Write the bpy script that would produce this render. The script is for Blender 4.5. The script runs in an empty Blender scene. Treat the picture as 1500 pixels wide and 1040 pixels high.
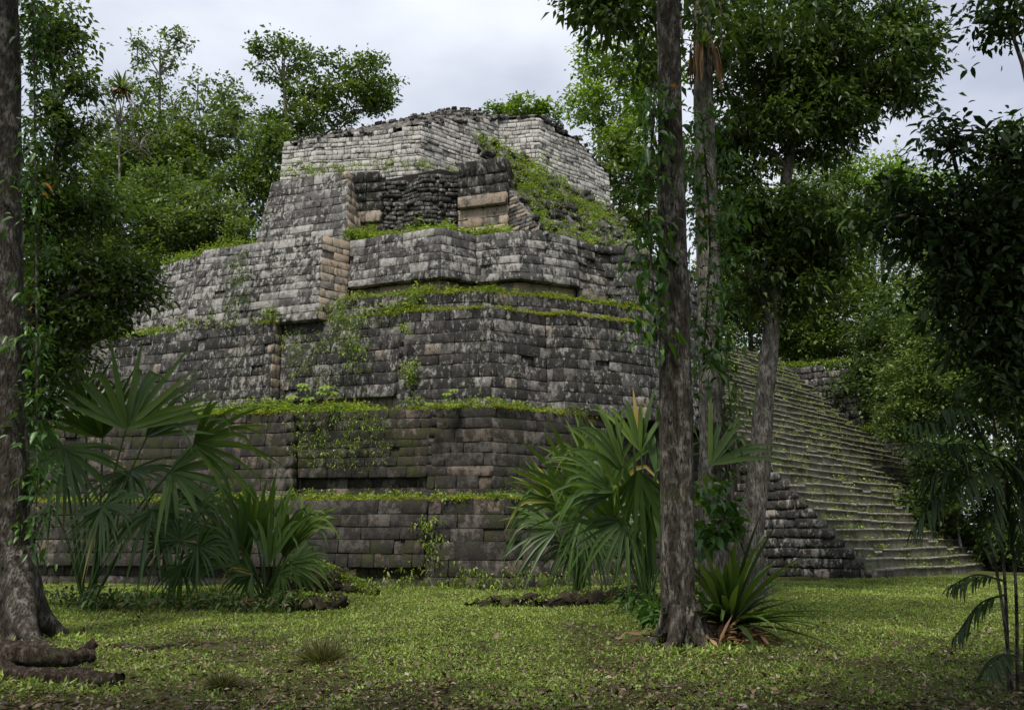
import bpy, math, random
import numpy as np
from mathutils import Vector
rng = np.random.default_rng(7)
random.seed(7)
scene = bpy.context.scene
COL = scene.collection
# ------------------------------------------------------------------ camera, sky, sun, exposure
F_PX, EYE = 1200.0, 1.5
TILT = math.atan(270 / 1200.0)
cam_data = bpy.data.cameras.new('camera'); cam = bpy.data.objects.new('camera', cam_data); COL.objects.link(cam)
cam.location = (0, 0, EYE); cam.rotation_euler = (math.pi / 2 + TILT, 0, 0)
cam_data.sensor_width = 36.0; cam_data.lens = 36.0 * F_PX / 1500.0
cam_data.clip_start = 0.1; cam_data.clip_end = 2000
scene.camera = cam
SUN_EL, SUN_AZ = math.radians(60), math.radians(-158)      # azimuth clockwise from +Y: high hazy light over the left shoulder
world = bpy.data.worlds.new('World'); scene.world = world; world.use_nodes = True
wn, wl = world.node_tree.nodes, world.node_tree.links
wn.clear()
w_out = wn.new('ShaderNodeOutputWorld'); w_bg = wn.new('ShaderNodeBackground'); w_bg.inputs['Strength'].default_value = 0.1
sky = wn.new('ShaderNodeTexSky'); sky.sky_type = 'NISHITA'; sky.sun_disc = False
sky.sun_elevation = SUN_EL; sky.sun_rotation = SUN_AZ; sky.air_density = 1.0; sky.dust_density = 2.0
w_tc = wn.new('ShaderNodeTexCoord'); w_map = wn.new('ShaderNodeMapping'); w_map.inputs['Scale'].default_value = (1, 1, 2.2)
w_no = wn.new('ShaderNodeTexNoise'); w_no.inputs['Scale'].default_value = 2.2; w_no.inputs['Detail'].default_value = 6; w_no.inputs['Roughness'].default_value = 0.5
w_cr = wn.new('ShaderNodeValToRGB')
w_cr.color_ramp.elements[0].position = 0.36; w_cr.color_ramp.elements[0].color = (2.95, 3.2, 3.85, 1)
w_cr.color_ramp.elements[1].position = 0.66; w_cr.color_ramp.elements[1].color = (5.3, 5.5, 5.9, 1)
w_mix = wn.new('ShaderNodeMix'); w_mix.data_type = 'RGBA'; w_mix.inputs['Factor'].default_value = 0.9
wl.new(w_tc.outputs['Generated'], w_map.inputs['Vector']); wl.new(w_map.outputs['Vector'], w_no.inputs['Vector'])
wl.new(w_no.outputs['Fac'], w_cr.inputs['Fac'])
wl.new(sky.outputs['Color'], w_mix.inputs['A']); wl.new(w_cr.outputs['Color'], w_mix.inputs['B'])
wl.new(w_mix.outputs['Result'], w_bg.inputs['Color']); wl.new(w_bg.outputs['Background'], w_out.inputs['Surface'])
sun_data = bpy.data.lights.new('sun', 'SUN'); sun_data.energy = 2.4; sun_data.angle = math.radians(10); sun_data.color = (1.0, 0.95, 0.87)
sun = bpy.data.objects.new('sun', sun_data); COL.objects.link(sun)
sun_dir = Vector((math.sin(SUN_AZ) * math.cos(SUN_EL), math.cos(SUN_AZ) * math.cos(SUN_EL), math.sin(SUN_EL)))
sun.rotation_euler = (-sun_dir).to_track_quat('-Z', 'Y').to_euler(); sun.location = (0, 0, 60)
scene.view_settings.view_transform = 'Standard'; scene.view_settings.look = 'None'
scene.view_settings.gamma = 1.0; scene.view_settings.use_curve_mapping = False
scene.view_settings.exposure = 0.95
scene.cycles.max_bounces = 6; scene.cycles.diffuse_bounces = 3; scene.cycles.glossy_bounces = 2; scene.cycles.transmission_bounces = 4

# ------------------------------------------------------------------ pixel helpers (photo pixels, 1500 x 1040)
def ray(px, py):
    c, s = math.cos(TILT), math.sin(TILT); u = 520 - py
    return np.array([px - 750.0, F_PX * c - u * s, F_PX * s + u * c])
def at_z(px, py, z=0.0):
    r = ray(px, py); return r * ((z - EYE) / r[2]) + np.array([0, 0, EYE])
def at_y(px, py, Y):
    r = ray(px, py); return r * (Y / r[1]) + np.array([0, 0, EYE])
def proj(P):
    P = np.asarray(P, float); c, s = math.cos(TILT), math.sin(TILT)
    x = P[..., 0]; y = P[..., 1]; z = P[..., 2] - EYE
    d = y * c + z * s
    return 750 + F_PX * x / d, 520 - F_PX * (-y * s + z * c) / d
def unit(a):
    a = np.asarray(a, float); n = np.linalg.norm(a, axis=-1, keepdims=True); return a / np.maximum(n, 1e-9)

# ------------------------------------------------------------------ mesh builder
class MB:
    def __init__(s): s.V = []; s.F = []; s.A = []; s.n = 0
    def add(s, V, F, a=0.5):
        V = np.asarray(V, float).reshape(-1, 3)
        s.V.append(V); s.F.append(np.asarray(F, int) + s.n); s.n += len(V)
        a = np.asarray(a, float)
        if a.ndim == 0: a = np.full(len(V), float(a))
        elif a.ndim == 1 and len(a) == 3: a = np.tile(a, (len(V), 1))
        s.A.append(a); return s
    def tris(s): return sum(len(f) * (f.shape[1] - 2) for f in s.F)
    def mesh(s, name, mat, smooth=False):
        V = np.concatenate(s.V); me = bpy.data.meshes.new(name)
        me.vertices.add(len(V)); me.vertices.foreach_set('co', V.ravel().astype(np.float32))
        lo = np.concatenate([f.ravel() for f in s.F]); tot = np.concatenate([np.full(len(f), f.shape[1]) for f in s.F])
        me.loops.add(len(lo)); me.loops.foreach_set('vertex_index', lo.astype(np.int32))
        me.polygons.add(len(tot)); me.polygons.foreach_set('loop_start', (np.cumsum(tot) - tot).astype(np.int32))
        me.update(calc_edges=True)
        if smooth: me.polygons.foreach_set('use_smooth', np.ones(len(tot), bool))
        if s.A[0].ndim == 1:
            at = me.attributes.new('v', 'FLOAT', 'POINT'); at.data.foreach_set('value', np.concatenate(s.A).astype(np.float32))
        else:
            C = np.concatenate(s.A); C4 = np.ones((len(C), 4), np.float32); C4[:, :3] = C
            at = me.attributes.new('stone_tone', 'FLOAT_COLOR', 'POINT'); at.data.foreach_set('color', C4.ravel())
        me.materials.append(mat); me.validate(); return me
    def build(s, name, mat, parent=None, smooth=False):
        return link(name, s.mesh(name, mat, smooth), parent)
def link(name, me, parent=None):
    o = bpy.data.objects.new(name, me); COL.objects.link(o)
    if parent is not None:
        o.parent = parent
        if parent.type == 'EMPTY' or parent.parent is not None or True:
            r = parent
            off = Vector((0, 0, 0))
            while r is not None: off += r.location; r = r.parent
            o.location = -off
    return o
def tag(o, label=None, cat=None, group=None, kind=None):
    if label: o['label'] = label
    if cat: o['category'] = cat
    if group: o['group'] = group
    if kind: o['kind'] = kind
    return o
def thing(name, loc, label, cat, group=None):
    o = bpy.data.objects.new(name, None); COL.objects.link(o); o.location = [float(c) for c in loc]; o.empty_display_size = 0.3
    return tag(o, label, cat, group)

# ------------------------------------------------------------------ material helpers
def new_mat(name):
    m = bpy.data.materials.new(name); m.use_nodes = True; nt = m.node_tree
    b = nt.nodes['Principled BSDF']; return m, nt, b
def nd(nt, t, **kw):
    n = nt.nodes.new(t)
    for k, v in kw.items():
        if k in n.inputs: n.inputs[k].default_value = v
        else: setattr(n, k, v)
    return n
def ramp(nt, src, stops):
    r = nt.nodes.new('ShaderNodeValToRGB'); e = r.color_ramp.elements
    while len(e) < len(stops): e.new(0.5)
    for i, (p, c) in enumerate(stops):
        e[i].position = p; e[i].color = (*c, 1) if len(c) == 3 else c
    nt.links.new(src, r.inputs['Fac']); return r
def grey(v): return (v, v, v)
def mixc(nt, fac, a, b, blend='MIX'):
    m = nt.nodes.new('ShaderNodeMix'); m.data_type = 'RGBA'; m.blend_type = blend
    for sock, val in (('Factor', fac), ('A', a), ('B', b)):
        if hasattr(val, 'links') or hasattr(val, 'is_linked'): nt.links.new(val, m.inputs[sock])
        else: m.inputs[sock].default_value = val if isinstance(val, (int, float)) else ((*val, 1) if len(val) == 3 else val)
    return m.outputs['Result']
def noise(nt, scale, detail=5, rough=0.6, vec=None, stretch=None):
    n = nd(nt, 'ShaderNodeTexNoise', Scale=scale, Detail=detail, Roughness=rough)
    if vec is None:
        vec = nt.nodes.new('ShaderNodeNewGeometry').outputs['Position']
    if stretch:
        mp = nt.nodes.new('ShaderNodeMapping'); mp.inputs['Scale'].default_value = stretch
        nt.links.new(vec, mp.inputs['Vector']); vec = mp.outputs['Vector']
    nt.links.new(vec, n.inputs['Vector']); return n.outputs['Fac']
def bump(nt, b, h, strength=0.5, dist=0.03):
    n = nd(nt, 'ShaderNodeBump', Strength=strength, Distance=dist); nt.links.new(h, n.inputs['Height']); nt.links.new(n.outputs['Normal'], b.inputs['Normal'])
def math_n(nt, op, a, b=None):
    m = nt.nodes.new('ShaderNodeMath'); m.operation = op
    for i, v in enumerate((a, b)):
        if v is None: continue
        if isinstance(v, (int, float)): m.inputs[i].default_value = v
        else: nt.links.new(v, m.inputs[i])
    return m.outputs[0]

def leaf_mat(name, stops, rough=0.42, transl=0.3, tint=(1.45, 1.5, 0.6), spec=0.4):
    m, nt, b = new_mat(name)
    at = nd(nt, 'ShaderNodeAttribute', attribute_name='v')
    col = ramp(nt, at.outputs['Fac'], stops).outputs['Color']
    n = noise(nt, 1.1, 2, 0.5)
    col = mixc(nt, 0.35, col, ramp(nt, n, [(0.3, (0.25, 0.25, 0.25)), (0.75, (0.8, 0.8, 0.75))]).outputs['Color'], 'OVERLAY')
    nt.links.new(col, b.inputs['Base Color']); b.inputs['Roughness'].default_value = rough; b.inputs['Specular IOR Level'].default_value = spec
    tr = nt.nodes.new('ShaderNodeBsdfTranslucent'); nt.links.new(mixc(nt, 1.0, col, tint, 'MULTIPLY'), tr.inputs['Color'])
    mx = nd(nt, 'ShaderNodeMixShader', Fac=transl); out = nt.nodes['Material Output']
    nt.links.new(b.outputs[0], mx.inputs[1]); nt.links.new(tr.outputs[0], mx.inputs[2]); nt.links.new(mx.outputs[0], out.inputs['Surface'])
    return m
M = {}
M['leaf_far'] = leaf_mat('leaf_far', [(0.0, (0.028, 0.05, 0.013)), (0.5, (0.078, 0.128, 0.027)), (0.85, (0.14, 0.195, 0.04)), (1.0, (0.23, 0.26, 0.06))])
M['leaf_olive'] = leaf_mat('leaf_olive', [(0.0, (0.035, 0.06, 0.02)), (0.5, (0.10, 0.15, 0.045)), (1.0, (0.20, 0.25, 0.085))])
M['leaf_bright'] = leaf_mat('leaf_bright', [(0.0, (0.04, 0.085, 0.012)), (0.5, (0.11, 0.20, 0.025)), (1.0, (0.24, 0.32, 0.045))], transl=0.4)
M['leaf_creeper'] = leaf_mat('leaf_creeper', [(0.0, (0.04, 0.07, 0.018)), (0.5, (0.10, 0.155, 0.04)), (1.0, (0.20, 0.26, 0.075))], transl=0.3)
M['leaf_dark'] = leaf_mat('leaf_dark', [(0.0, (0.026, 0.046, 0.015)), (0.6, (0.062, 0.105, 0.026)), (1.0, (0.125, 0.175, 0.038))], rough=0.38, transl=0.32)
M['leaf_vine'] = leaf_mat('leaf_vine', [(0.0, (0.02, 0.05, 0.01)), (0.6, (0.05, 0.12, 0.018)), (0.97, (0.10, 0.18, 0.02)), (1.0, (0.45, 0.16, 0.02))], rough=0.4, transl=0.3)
M['leaf_shade'] = leaf_mat('leaf_shade', [(0.0, (0.014, 0.026, 0.010)), (0.7, (0.032, 0.06, 0.016)), (1.0, (0.07, 0.11, 0.024))], rough=0.5, transl=0.2, spec=0.2)  # near right foliage: backlit shade put into a darker leaf colour
M['palm'] = leaf_mat('palm', [(0.0, (0.024, 0.05, 0.013)), (0.55, (0.06, 0.115, 0.022)), (0.93, (0.15, 0.215, 0.032)), (1.0, (0.36, 0.28, 0.08))], rough=0.42, transl=0.32, spec=0.35)
M['weed'] = leaf_mat('weed', [(0.0, (0.06, 0.10, 0.015)), (0.5, (0.16, 0.24, 0.03)), (0.93, (0.29, 0.36, 0.05)), (1.0, (0.38, 0.32, 0.13))], transl=0.35)
M['moss_weed'] = leaf_mat('moss_weed', [(0.0, (0.14, 0.16, 0.015)), (0.5, (0.27, 0.30, 0.025)), (1.0, (0.38, 0.38, 0.06))], rough=0.7, transl=0.3, spec=0.1)
M['lawn'] = leaf_mat('lawn', [(0.0, (0.045, 0.055, 0.018)), (0.3, (0.12, 0.18, 0.03)), (0.7, (0.225, 0.315, 0.05)), (0.93, (0.33, 0.39, 0.085)), (1.0, (0.36, 0.32, 0.16))], rough=0.5, transl=0.3)
M['litter'] = leaf_mat('litter', [(0.0, (0.025, 0.016, 0.010)), (0.5, (0.09, 0.055, 0.03)), (0.9, (0.20, 0.14, 0.085)), (1.0, (0.30, 0.27, 0.22))], rough=0.6, transl=0.1, tint=(1, 0.8, 0.5))
M['dry_leaf'] = leaf_mat('dry_leaf', [(0.0, (0.06, 0.035, 0.02)), (0.6, (0.17, 0.105, 0.055)), (1.0, (0.30, 0.20, 0.11))], rough=0.7, transl=0.15, tint=(1.1, 0.8, 0.5), spec=0.15)

M['leaf_vine2'] = leaf_mat('leaf_vine2', [(0.0, (0.018, 0.035, 0.010)), (0.6, (0.045, 0.08, 0.018)), (0.95, (0.09, 0.13, 0.03)), (1.0, (0.2, 0.15, 0.06))], rough=0.4, transl=0.22)
def bark_mat(name, dark, mid, pale, pale_amt=0.55, scale=3.0):
    m, nt, b = new_mat(name)
    n1 = noise(nt, scale, 8, 0.65, stretch=(1.6, 1.6, 0.8)); n2 = noise(nt, scale * 5, 6, 0.7, stretch=(1.5, 1.5, 0.35)); n3 = noise(nt, 1.3, 4, 0.6)
    c = ramp(nt, n1, [(0.32, dark), (0.5, mid), (pale_amt + 0.12, pale)]).outputs['Color']
    c = mixc(nt, ramp(nt, n2, [(0.38, grey(1)), (0.55, grey(0))]).outputs['Color'], c, tuple(x * 0.55 for x in dark))
    c = mixc(nt, ramp(nt, n3, [(0.56, grey(0)), (0.72, grey(0.55))]).outputs['Color'], c, (0.045, 0.06, 0.018))
    nt.links.new(c, b.inputs['Base Color']); b.inputs['Roughness'].default_value = 0.9; b.inputs['Specular IOR Level'].default_value = 0.15
    bump(nt, b, math_n(nt, 'ADD', n1, math_n(nt, 'MULTIPLY', n2, 0.8)), 1.0, 0.07); return m
M['bark'] = bark_mat('bark', (0.028, 0.023, 0.018), (0.075, 0.064, 0.05), (0.25, 0.23, 0.195), 0.52, 4.5)
M['bark_grey'] = bark_mat('bark_grey', (0.05, 0.045, 0.038), (0.14, 0.125, 0.105), (0.27, 0.25, 0.22), 0.52)
M['bark_far'] = bark_mat('bark_far', (0.09, 0.08, 0.065), (0.2, 0.185, 0.16), (0.36, 0.34, 0.30), 0.5)
M['log'] = bark_mat('log', (0.022, 0.015, 0.010), (0.07, 0.05, 0.036), (0.22, 0.19, 0.15), 0.54, 9)

def stone_mat(name, crust, white, moss, crust_rng=(0.435, 0.515), white_rng=(0.525, 0.57), white_col=(0.37, 0.36, 0.34), crust_col=(0.030, 0.029, 0.028)):
    m, nt, b = new_mat(name)
    at = nd(nt, 'ShaderNodeAttribute', attribute_name='stone_tone'); c = at.outputs['Color']
    lum = nt.nodes.new('ShaderNodeRGBToBW'); nt.links.new(c, lum.inputs[0])
    n_big = noise(nt, 0.7, 5, 0.6); n_mid = noise(nt, 3.6, 9, 0.74, stretch=(1, 1, 0.75)); n_str = noise(nt, 4.6, 10, 0.78, stretch=(1.15, 1.15, 0.7)); n_fine = noise(nt, 26, 6, 0.72)
    tone = math_n(nt, 'MULTIPLY', math_n(nt, 'SUBTRACT', lum.outputs[0], 0.13), 0.20)
    cr = ramp(nt, math_n(nt, 'SUBTRACT', math_n(nt, 'ADD', math_n(nt, 'MULTIPLY', n_big, 0.35), math_n(nt, 'MULTIPLY', n_mid, 0.65)), tone), [(crust_rng[0], grey(0)), (crust_rng[1], grey(crust))]).outputs['Color']
    c = mixc(nt, cr, c, crust_col)
    wsrc = math_n(nt, 'ADD', math_n(nt, 'ADD', math_n(nt, 'MULTIPLY', n_str, 0.8), math_n(nt, 'MULTIPLY', n_big, 0.2)), tone)
    wh = ramp(nt, wsrc, [(white_rng[0], grey(0)), (white_rng[1], grey(white))]).outputs['Color']
    c = mixc(nt, wh, c, white_col)
    c = mixc(nt, 0.6, c, ramp(nt, n_fine, [(0.30, grey(0.10)), (0.68, grey(0.85))]).outputs['Color'], 'OVERLAY')
    g = nt.nodes.new('ShaderNodeNewGeometry'); sx = nt.nodes.new('ShaderNodeSeparateXYZ'); nt.links.new(g.outputs['Normal'], sx.inputs[0])
    up = ramp(nt, sx.outputs['Z'], [(0.45, grey(0)), (0.85, grey(0.7))]).outputs['Color']
    ms = ramp(nt, n_big, [(0.5, grey(0)), (0.62, grey(moss))]).outputs['Color']
    mf = math_n(nt, 'MULTIPLY', math_n(nt, 'MAXIMUM', up, ms), ramp(nt, n_mid, [(0.44, grey(0)), (0.56, grey(1))]).outputs['Color'])
    c = mixc(nt, mf, c, (0.055, 0.066, 0.016))
    nt.links.new(c, b.inputs['Base Color']); b.inputs['Roughness'].default_value = 0.92; b.inputs['Specular IOR Level'].default_value = 0.2
    bump(nt, b, math_n(nt, 'ADD', n_fine, math_n(nt, 'MULTIPLY', n_mid, 1.2)), 1.0, 0.06); return m
M['stone'] = stone_mat('stone', 0.92, 0.85, 0.3)
M['stone_up'] = stone_mat('stone_up', 0.88, 0.9, 0.2, crust_rng=(0.46, 0.54), white_rng=(0.51, 0.56), white_col=(0.42, 0.405, 0.38))
M['stone_low'] = stone_mat('stone_low', 0.9, 0.6, 0.75, crust_col=(0.029, 0.026, 0.023), white_rng=(0.60, 0.66), white_col=(0.20, 0.175, 0.15))
M['stone_white'] = stone_mat('stone_white', 0.9, 0.5, 0.0, crust_rng=(0.44, 0.52), white_rng=(0.50, 0.56), white_col=(0.56, 0.545, 0.51))
M['stone_tan'] = stone_mat('stone_tan', 0.8, 0.3, 0.1, crust_rng=(0.47, 0.55))
M['stone_step'] = stone_mat('stone_step', 0.6, 0.25, 0.8, crust_rng=(0.48, 0.58), crust_col=(0.04, 0.038, 0.028), white_rng=(0.60, 0.66))
def simple_mat(name, stops, scale, bscale, rough=0.95, bs=0.8, bd=0.05):
    m, nt, b = new_mat(name)
    n = noise(nt, scale, 7, 0.65); nt.links.new(ramp(nt, n, stops).outputs['Color'], b.inputs['Base Color'])
    b.inputs['Roughness'].default_value = rough; b.inputs['Specular IOR Level'].default_value = 0.15
    bump(nt, b, noise(nt, bscale, 6, 0.7), bs, bd); return m
M['core'] = simple_mat('core', [(0.35, (0.012, 0.011, 0.010)), (0.7, (0.035, 0.03, 0.025))], 3, 12)
M['ledge'] = simple_mat('ledge', [(0.35, (0.035, 0.035, 0.015)), (0.6, (0.09, 0.11, 0.02)), (0.8, (0.13, 0.15, 0.03))], 1.4, 14)
M['rubble'] = simple_mat('rubble', [(0.3, (0.04, 0.037, 0.033)), (0.5, (0.10, 0.094, 0.085)), (0.7, (0.26, 0.245, 0.22))], 3.2, 9, bs=1.0, bd=0.12)
M['moss_soil'] = simple_mat('moss_soil', [(0.3, (0.015, 0.012, 0.008)), (0.55, (0.045, 0.035, 0.022)), (0.75, (0.06, 0.08, 0.018))], 4, 15, bs=1.0, bd=0.06)
def ground_mat():
    m, nt, b = new_mat('ground')
    n1 = noise(nt, 0.35, 5, 0.6); n2 = noise(nt, 5, 8, 0.7); n3 = noise(nt, 40, 6, 0.7)
    c = ramp(nt, math_n(nt, 'ADD', math_n(nt, 'MULTIPLY', n1, 0.5), math_n(nt, 'MULTIPLY', n2, 0.5)), [(0.36, (0.035, 0.026, 0.016)), (0.5, (0.06, 0.066, 0.02)), (0.64, (0.10, 0.13, 0.024))]).outputs['Color']
    c = mixc(nt, 0.6, c, ramp(nt, n3, [(0.3, grey(0.15)), (0.7, grey(0.8))]).outputs['Color'], 'OVERLAY')
    nt.links.new(c, b.inputs['Base Color']); b.inputs['Roughness'].default_value = 0.95; b.inputs['Specular IOR Level'].default_value = 0.1
    bump(nt, b, math_n(nt, 'ADD', n3, n2), 0.9, 0.04); return m
M['ground'] = ground_mat()

# ------------------------------------------------------------------ shape helpers
def vnoise(P, f=1.0, seed=0.0):
    P = np.asarray(P, float) * f
    x, y, z = P[..., 0] + seed, P[..., 1] - seed * 1.7, P[..., 2] + seed * 0.6
    return (np.sin(x * 1.7 + np.sin(y * 1.3 + seed)) + np.sin(y * 2.1 + np.sin(z * 1.9)) + np.sin(z * 1.5 + np.sin(x * 2.3 + 1)) + 0.6 * np.sin(3.7 * x + 2.9 * y + 3.3 * z) + 0.4 * np.sin(7.1 * x - 6.3 * y + 5.9 * z)) / 4.0
def spline(pts, n):
    pts = np.asarray(pts, float)
    if len(pts) == 2: return pts[0] + (pts[1] - pts[0]) * np.linspace(0, 1, n)[:, None]
    P = np.vstack([2 * pts[0] - pts[1], pts, 2 * pts[-1] - pts[-2]]); out = []
    for t in np.linspace(0, len(pts) - 1 - 1e-6, n):
        i = int(t); u = t - i; a, b, c, d = P[i:i + 4]
        out.append(0.5 * (2 * b + (c - a) * u + (2 * a - 5 * b + 4 * c - d) * u * u + (3 * b - a - 3 * c + d) * u ** 3))
    return np.array(out)
def tube(mb, pts, radii, n=10, a=0.5, lump=0.0, flute=0.0, seed=0.0, cap=True):
    pts = np.asarray(pts, float); k = len(pts); radii = np.broadcast_to(np.asarray(radii, float), (k,))
    T = unit(np.gradient(pts, axis=0)); ref = np.array([1.0, 0.03, 0.02])
    if abs(T[0] @ ref) > 0.9: ref = np.array([0.02, 0.03, 1.0])
    S = unit(np.cross(T, ref)); U = np.cross(S, T)
    an = np.linspace(0, 2 * math.pi, n, endpoint=False)
    R = radii[:, None] * np.ones((1, n))
    dirs = np.cos(an)[None, :, None] * S[:, None, :] + np.sin(an)[None, :, None] * U[:, None, :]
    if lump or flute:
        Q = pts[:, None, :] + dirs * radii[:, None, None]
        R = R * (1 + lump * vnoise(Q, 2.2, seed) + flute * np.cos(an * 5 + 1.3 * np.sin(pts[:, 2:3] * 0.5 + seed)) * np.cos(an * 2 + seed))
    V = pts[:, None, :] + dirs * R[:, :, None]
    idx = np.arange(k * n).reshape(k, n); nx = np.roll(idx, -1, axis=1)
    Fq = np.stack([idx[:-1], nx[:-1], nx[1:], idx[1:]], -1).reshape(-1, 4)
    mb.add(V.reshape(-1, 3), Fq, a)
    if cap:
        for row, rev in ((0, True), (k - 1, False)):
            vs = V[row]; c = vs.mean(0); f = [[n, (j + 1) % n, j] if rev else [n, j, (j + 1) % n] for j in range(n)]
            mb.add(np.vstack([vs, c]), f, a)
def leaves(mb, P, D, N, L, W, v, fold=0.22, detail=False, droop=0.0):
    P = np.asarray(P, float); D = unit(D); S = unit(np.cross(D, N)); Nn = np.cross(S, D); n = len(P)
    L = np.broadcast_to(L, (n,))[:, None]; W = np.broadcast_to(W, (n,))[:, None]; v = np.broadcast_to(v, (n,))
    dn = np.array([0, 0, -1.0]) * droop * L
    if not detail:
        V = np.stack([P, P + D * L * 0.42 + S * W * 0.5 + Nn * W * fold, P + D * L + dn, P + D * L * 0.42 - S * W * 0.5 + Nn * W * fold], 1)
        b = np.arange(n)[:, None] * 4
        mb.add(V.reshape(-1, 3), np.concatenate([b + [0, 2, 1], b + [0, 3, 2]]), np.repeat(v, 4))
    else:
        m1 = P + D * L * 0.3 + dn * 0.12; m2 = P + D * L * 0.65 + dn * 0.45; t = P + D * L + dn
        up = Nn * W * fold
        V = np.stack([P, m1 + S * W * .44 + up, m1, m1 - S * W * .44 + up, m2 + S * W * .40 + up, m2, m2 - S * W * .40 + up, t], 1)
        b = np.arange(n)[:, None] * 8
        tr = [[0, 2, 1], [0, 3, 2], [1, 2, 5], [1, 5, 4], [2, 3, 6], [2, 6, 5], [4, 5, 7], [5, 6, 7]]
        mb.add(V.reshape(-1, 3), np.concatenate([b + q for q in tr]), np.repeat(v, 8))
def rand_dirs(n, flat=0.5):
    d = rng.normal(size=(n, 3)); d[:, 2] *= flat; return unit(d)
def clump_leaves(mb, centers, rc, nl, L, aspect=0.42, flat=0.65, droop=0.15, detail=False, vv=None, vspread=0.5, upn=1.0):
    """leaf clusters: nl leaves round each centre"""
    centers = np.asarray(centers, float); k = len(centers); rc = np.broadcast_to(rc, (k,))
    C = np.repeat(centers, nl, 0); o = rng.normal(size=(k * nl, 3)) * 0.52; o[:, 2] *= flat
    P = C + o * np.repeat(rc, nl)[:, None]
    D = unit(o * [1, 1, 0.5] + rng.normal(size=o.shape) * 0.6 + [0, 0, -droop]); N = np.array([0, 0, upn]) + rng.normal(size=o.shape) * 0.45
    cv = rng.random(k) if vv is None else vv
    v = np.clip(np.repeat(cv, nl) * (1 - vspread) + rng.random(k * nl) * vspread + 0.12 * o[:, 2], 0, 1)
    Ls = L * np.clip(rng.lognormal(-.08, .34, k * nl), .4, 1.9)
    leaves(mb, P, D, N, Ls, Ls * aspect, v, detail=detail, droop=droop)

# ================================================================== the setting: ground
def ground_h(x, y):
    x = np.asarray(x, float); y = np.asarray(y, float)
    h = 0.05 * np.sin(x * 0.45 + 1.2) * np.cos(y * 0.37) + 0.03 * np.sin(x * 1.3 + y * 0.9) + 0.012 * np.sin(x * 3.1 - y * 2.3)
    return h * np.clip((60 - np.hypot(x, y)) / 20, 0, 1)
def build_ground():
    def axis(lo, hi): return np.concatenate([[-600, -250, -120, -60], np.arange(lo, hi + 0.01, 0.5), [60, 120, 250, 600]])
    xs = axis(-26, 30); ys = axis(-10, 46); X, Y = np.meshgrid(xs, ys); Z = ground_h(X, Y)
    idx = np.arange(X.size).reshape(X.shape)
    Fq = np.stack([idx[:-1, :-1], idx[:-1, 1:], idx[1:, 1:], idx[1:, :-1]], -1).reshape(-1, 4)
    o = MB().add(np.stack([X, Y, Z], -1).reshape(-1, 3), Fq).build('ground', M['ground'], None, True)
    tag(o, kind='structure')
build_ground()

# ================================================================== the stepped pyramid
pyr = thing('stepped_pyramid', (0, 27, 0), 'weathered grey stone stepped pyramid with weedy terraces and pale masonry temple on top', 'pyramid')
STONES = []           # (12 verts, colour, projected area, material key)
def outward(poly):
    poly = np.asarray(poly, float); d = unit(np.diff(poly, axis=0)); n = np.stack([d[:, 1], -d[:, 0]], 1)
    out = [n[0]]
    for a, b in zip(n[:-1], n[1:]):
        m = a + b; m = m / max(1e-6, np.linalg.norm(m)); c = max(0.45, m @ a); out.append(m / c)
    out.append(n[-1]); return np.array(out)
PAL = {
 'dark': [(0.55, (0.075, 0.07, 0.065)), (0.25, (0.14, 0.13, 0.12)), (0.15, (0.20, 0.188, 0.172)), (0.05, (0.25, 0.205, 0.16))],
 'low':  [(0.55, (0.08, 0.073, 0.065)), (0.30, (0.13, 0.116, 0.10)), (0.12, (0.155, 0.125, 0.10)), (0.03, (0.20, 0.16, 0.125))],
 'pale': [(0.4, (0.11, 0.105, 0.10)), (0.35, (0.16, 0.152, 0.143)), (0.25, (0.25, 0.24, 0.222))],
 'white': [(0.6, (0.50, 0.475, 0.435)), (0.25, (0.40, 0.375, 0.34)), (0.15, (0.30, 0.27, 0.235))],
 'tan':  [(0.6, (0.40, 0.31, 0.225)), (0.25, (0.33, 0.27, 0.205)), (0.15, (0.2, 0.175, 0.145))],
 'rub':  [(0.6, (0.085, 0.08, 0.073)), (0.3, (0.15, 0.14, 0.125)), (0.1, (0.24, 0.225, 0.2))],
}
def pick(pal):
    r = random.random(); acc = 0
    for w, c in PAL[pal]:
        acc += w
        if r <= acc: break
    k = random.uniform(0.75, 1.25); return np.array(c) * k
def stone(quad, nrm, col, mat, proud=0.03, cham=0.013, depth=0.25, jit=0.009, keep=True):
    """quad: bl, br, tr, tl on the wall surface; a block with worn, chamfered edges standing proud of it"""
    q = np.asarray(quad, float); nrm = unit(nrm)
    q = q + rng.normal(size=(4, 3)) * jit * [1, 1, 0.7]
    c = q.mean(0); w = 0.5 * (np.linalg.norm(q[1] - q[0]) + np.linalg.norm(q[2] - q[3])); h = 0.5 * (np.linalg.norm(q[3] - q[0]) + np.linalg.norm(q[2] - q[1]))
    sx = unit(q[1] - q[0]); sy = unit(q[3] - q[0]); ch = min(cham, 0.22 * w, 0.22 * h)
    sg = np.array([[1, 1], [-1, 1], [-1, -1], [1, -1]])
    inner = q + (sg[:, :1] * sx + sg[:, 1:] * sy) * ch * rng.uniform(0.6, 1.7, (4, 1)) + nrm * (proud + rng.normal(size=(4, 1)) * proud * 0.25)
    outer = q + nrm * (proud - ch * 0.9); back = q - nrm * depth
    V = np.vstack([back, outer, inner])
    x, y = proj(c); area = (w * h) * abs(nrm @ unit(c - [0, 0, EYE])) / max(1, (c[1] ** 2)) * 1e4
    if not (-20 < x < 1520 and -20 < y < 1060): area = 0
    STONES.append((V, np.clip(col, 0, 1), area if keep else 0.0, mat))
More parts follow.
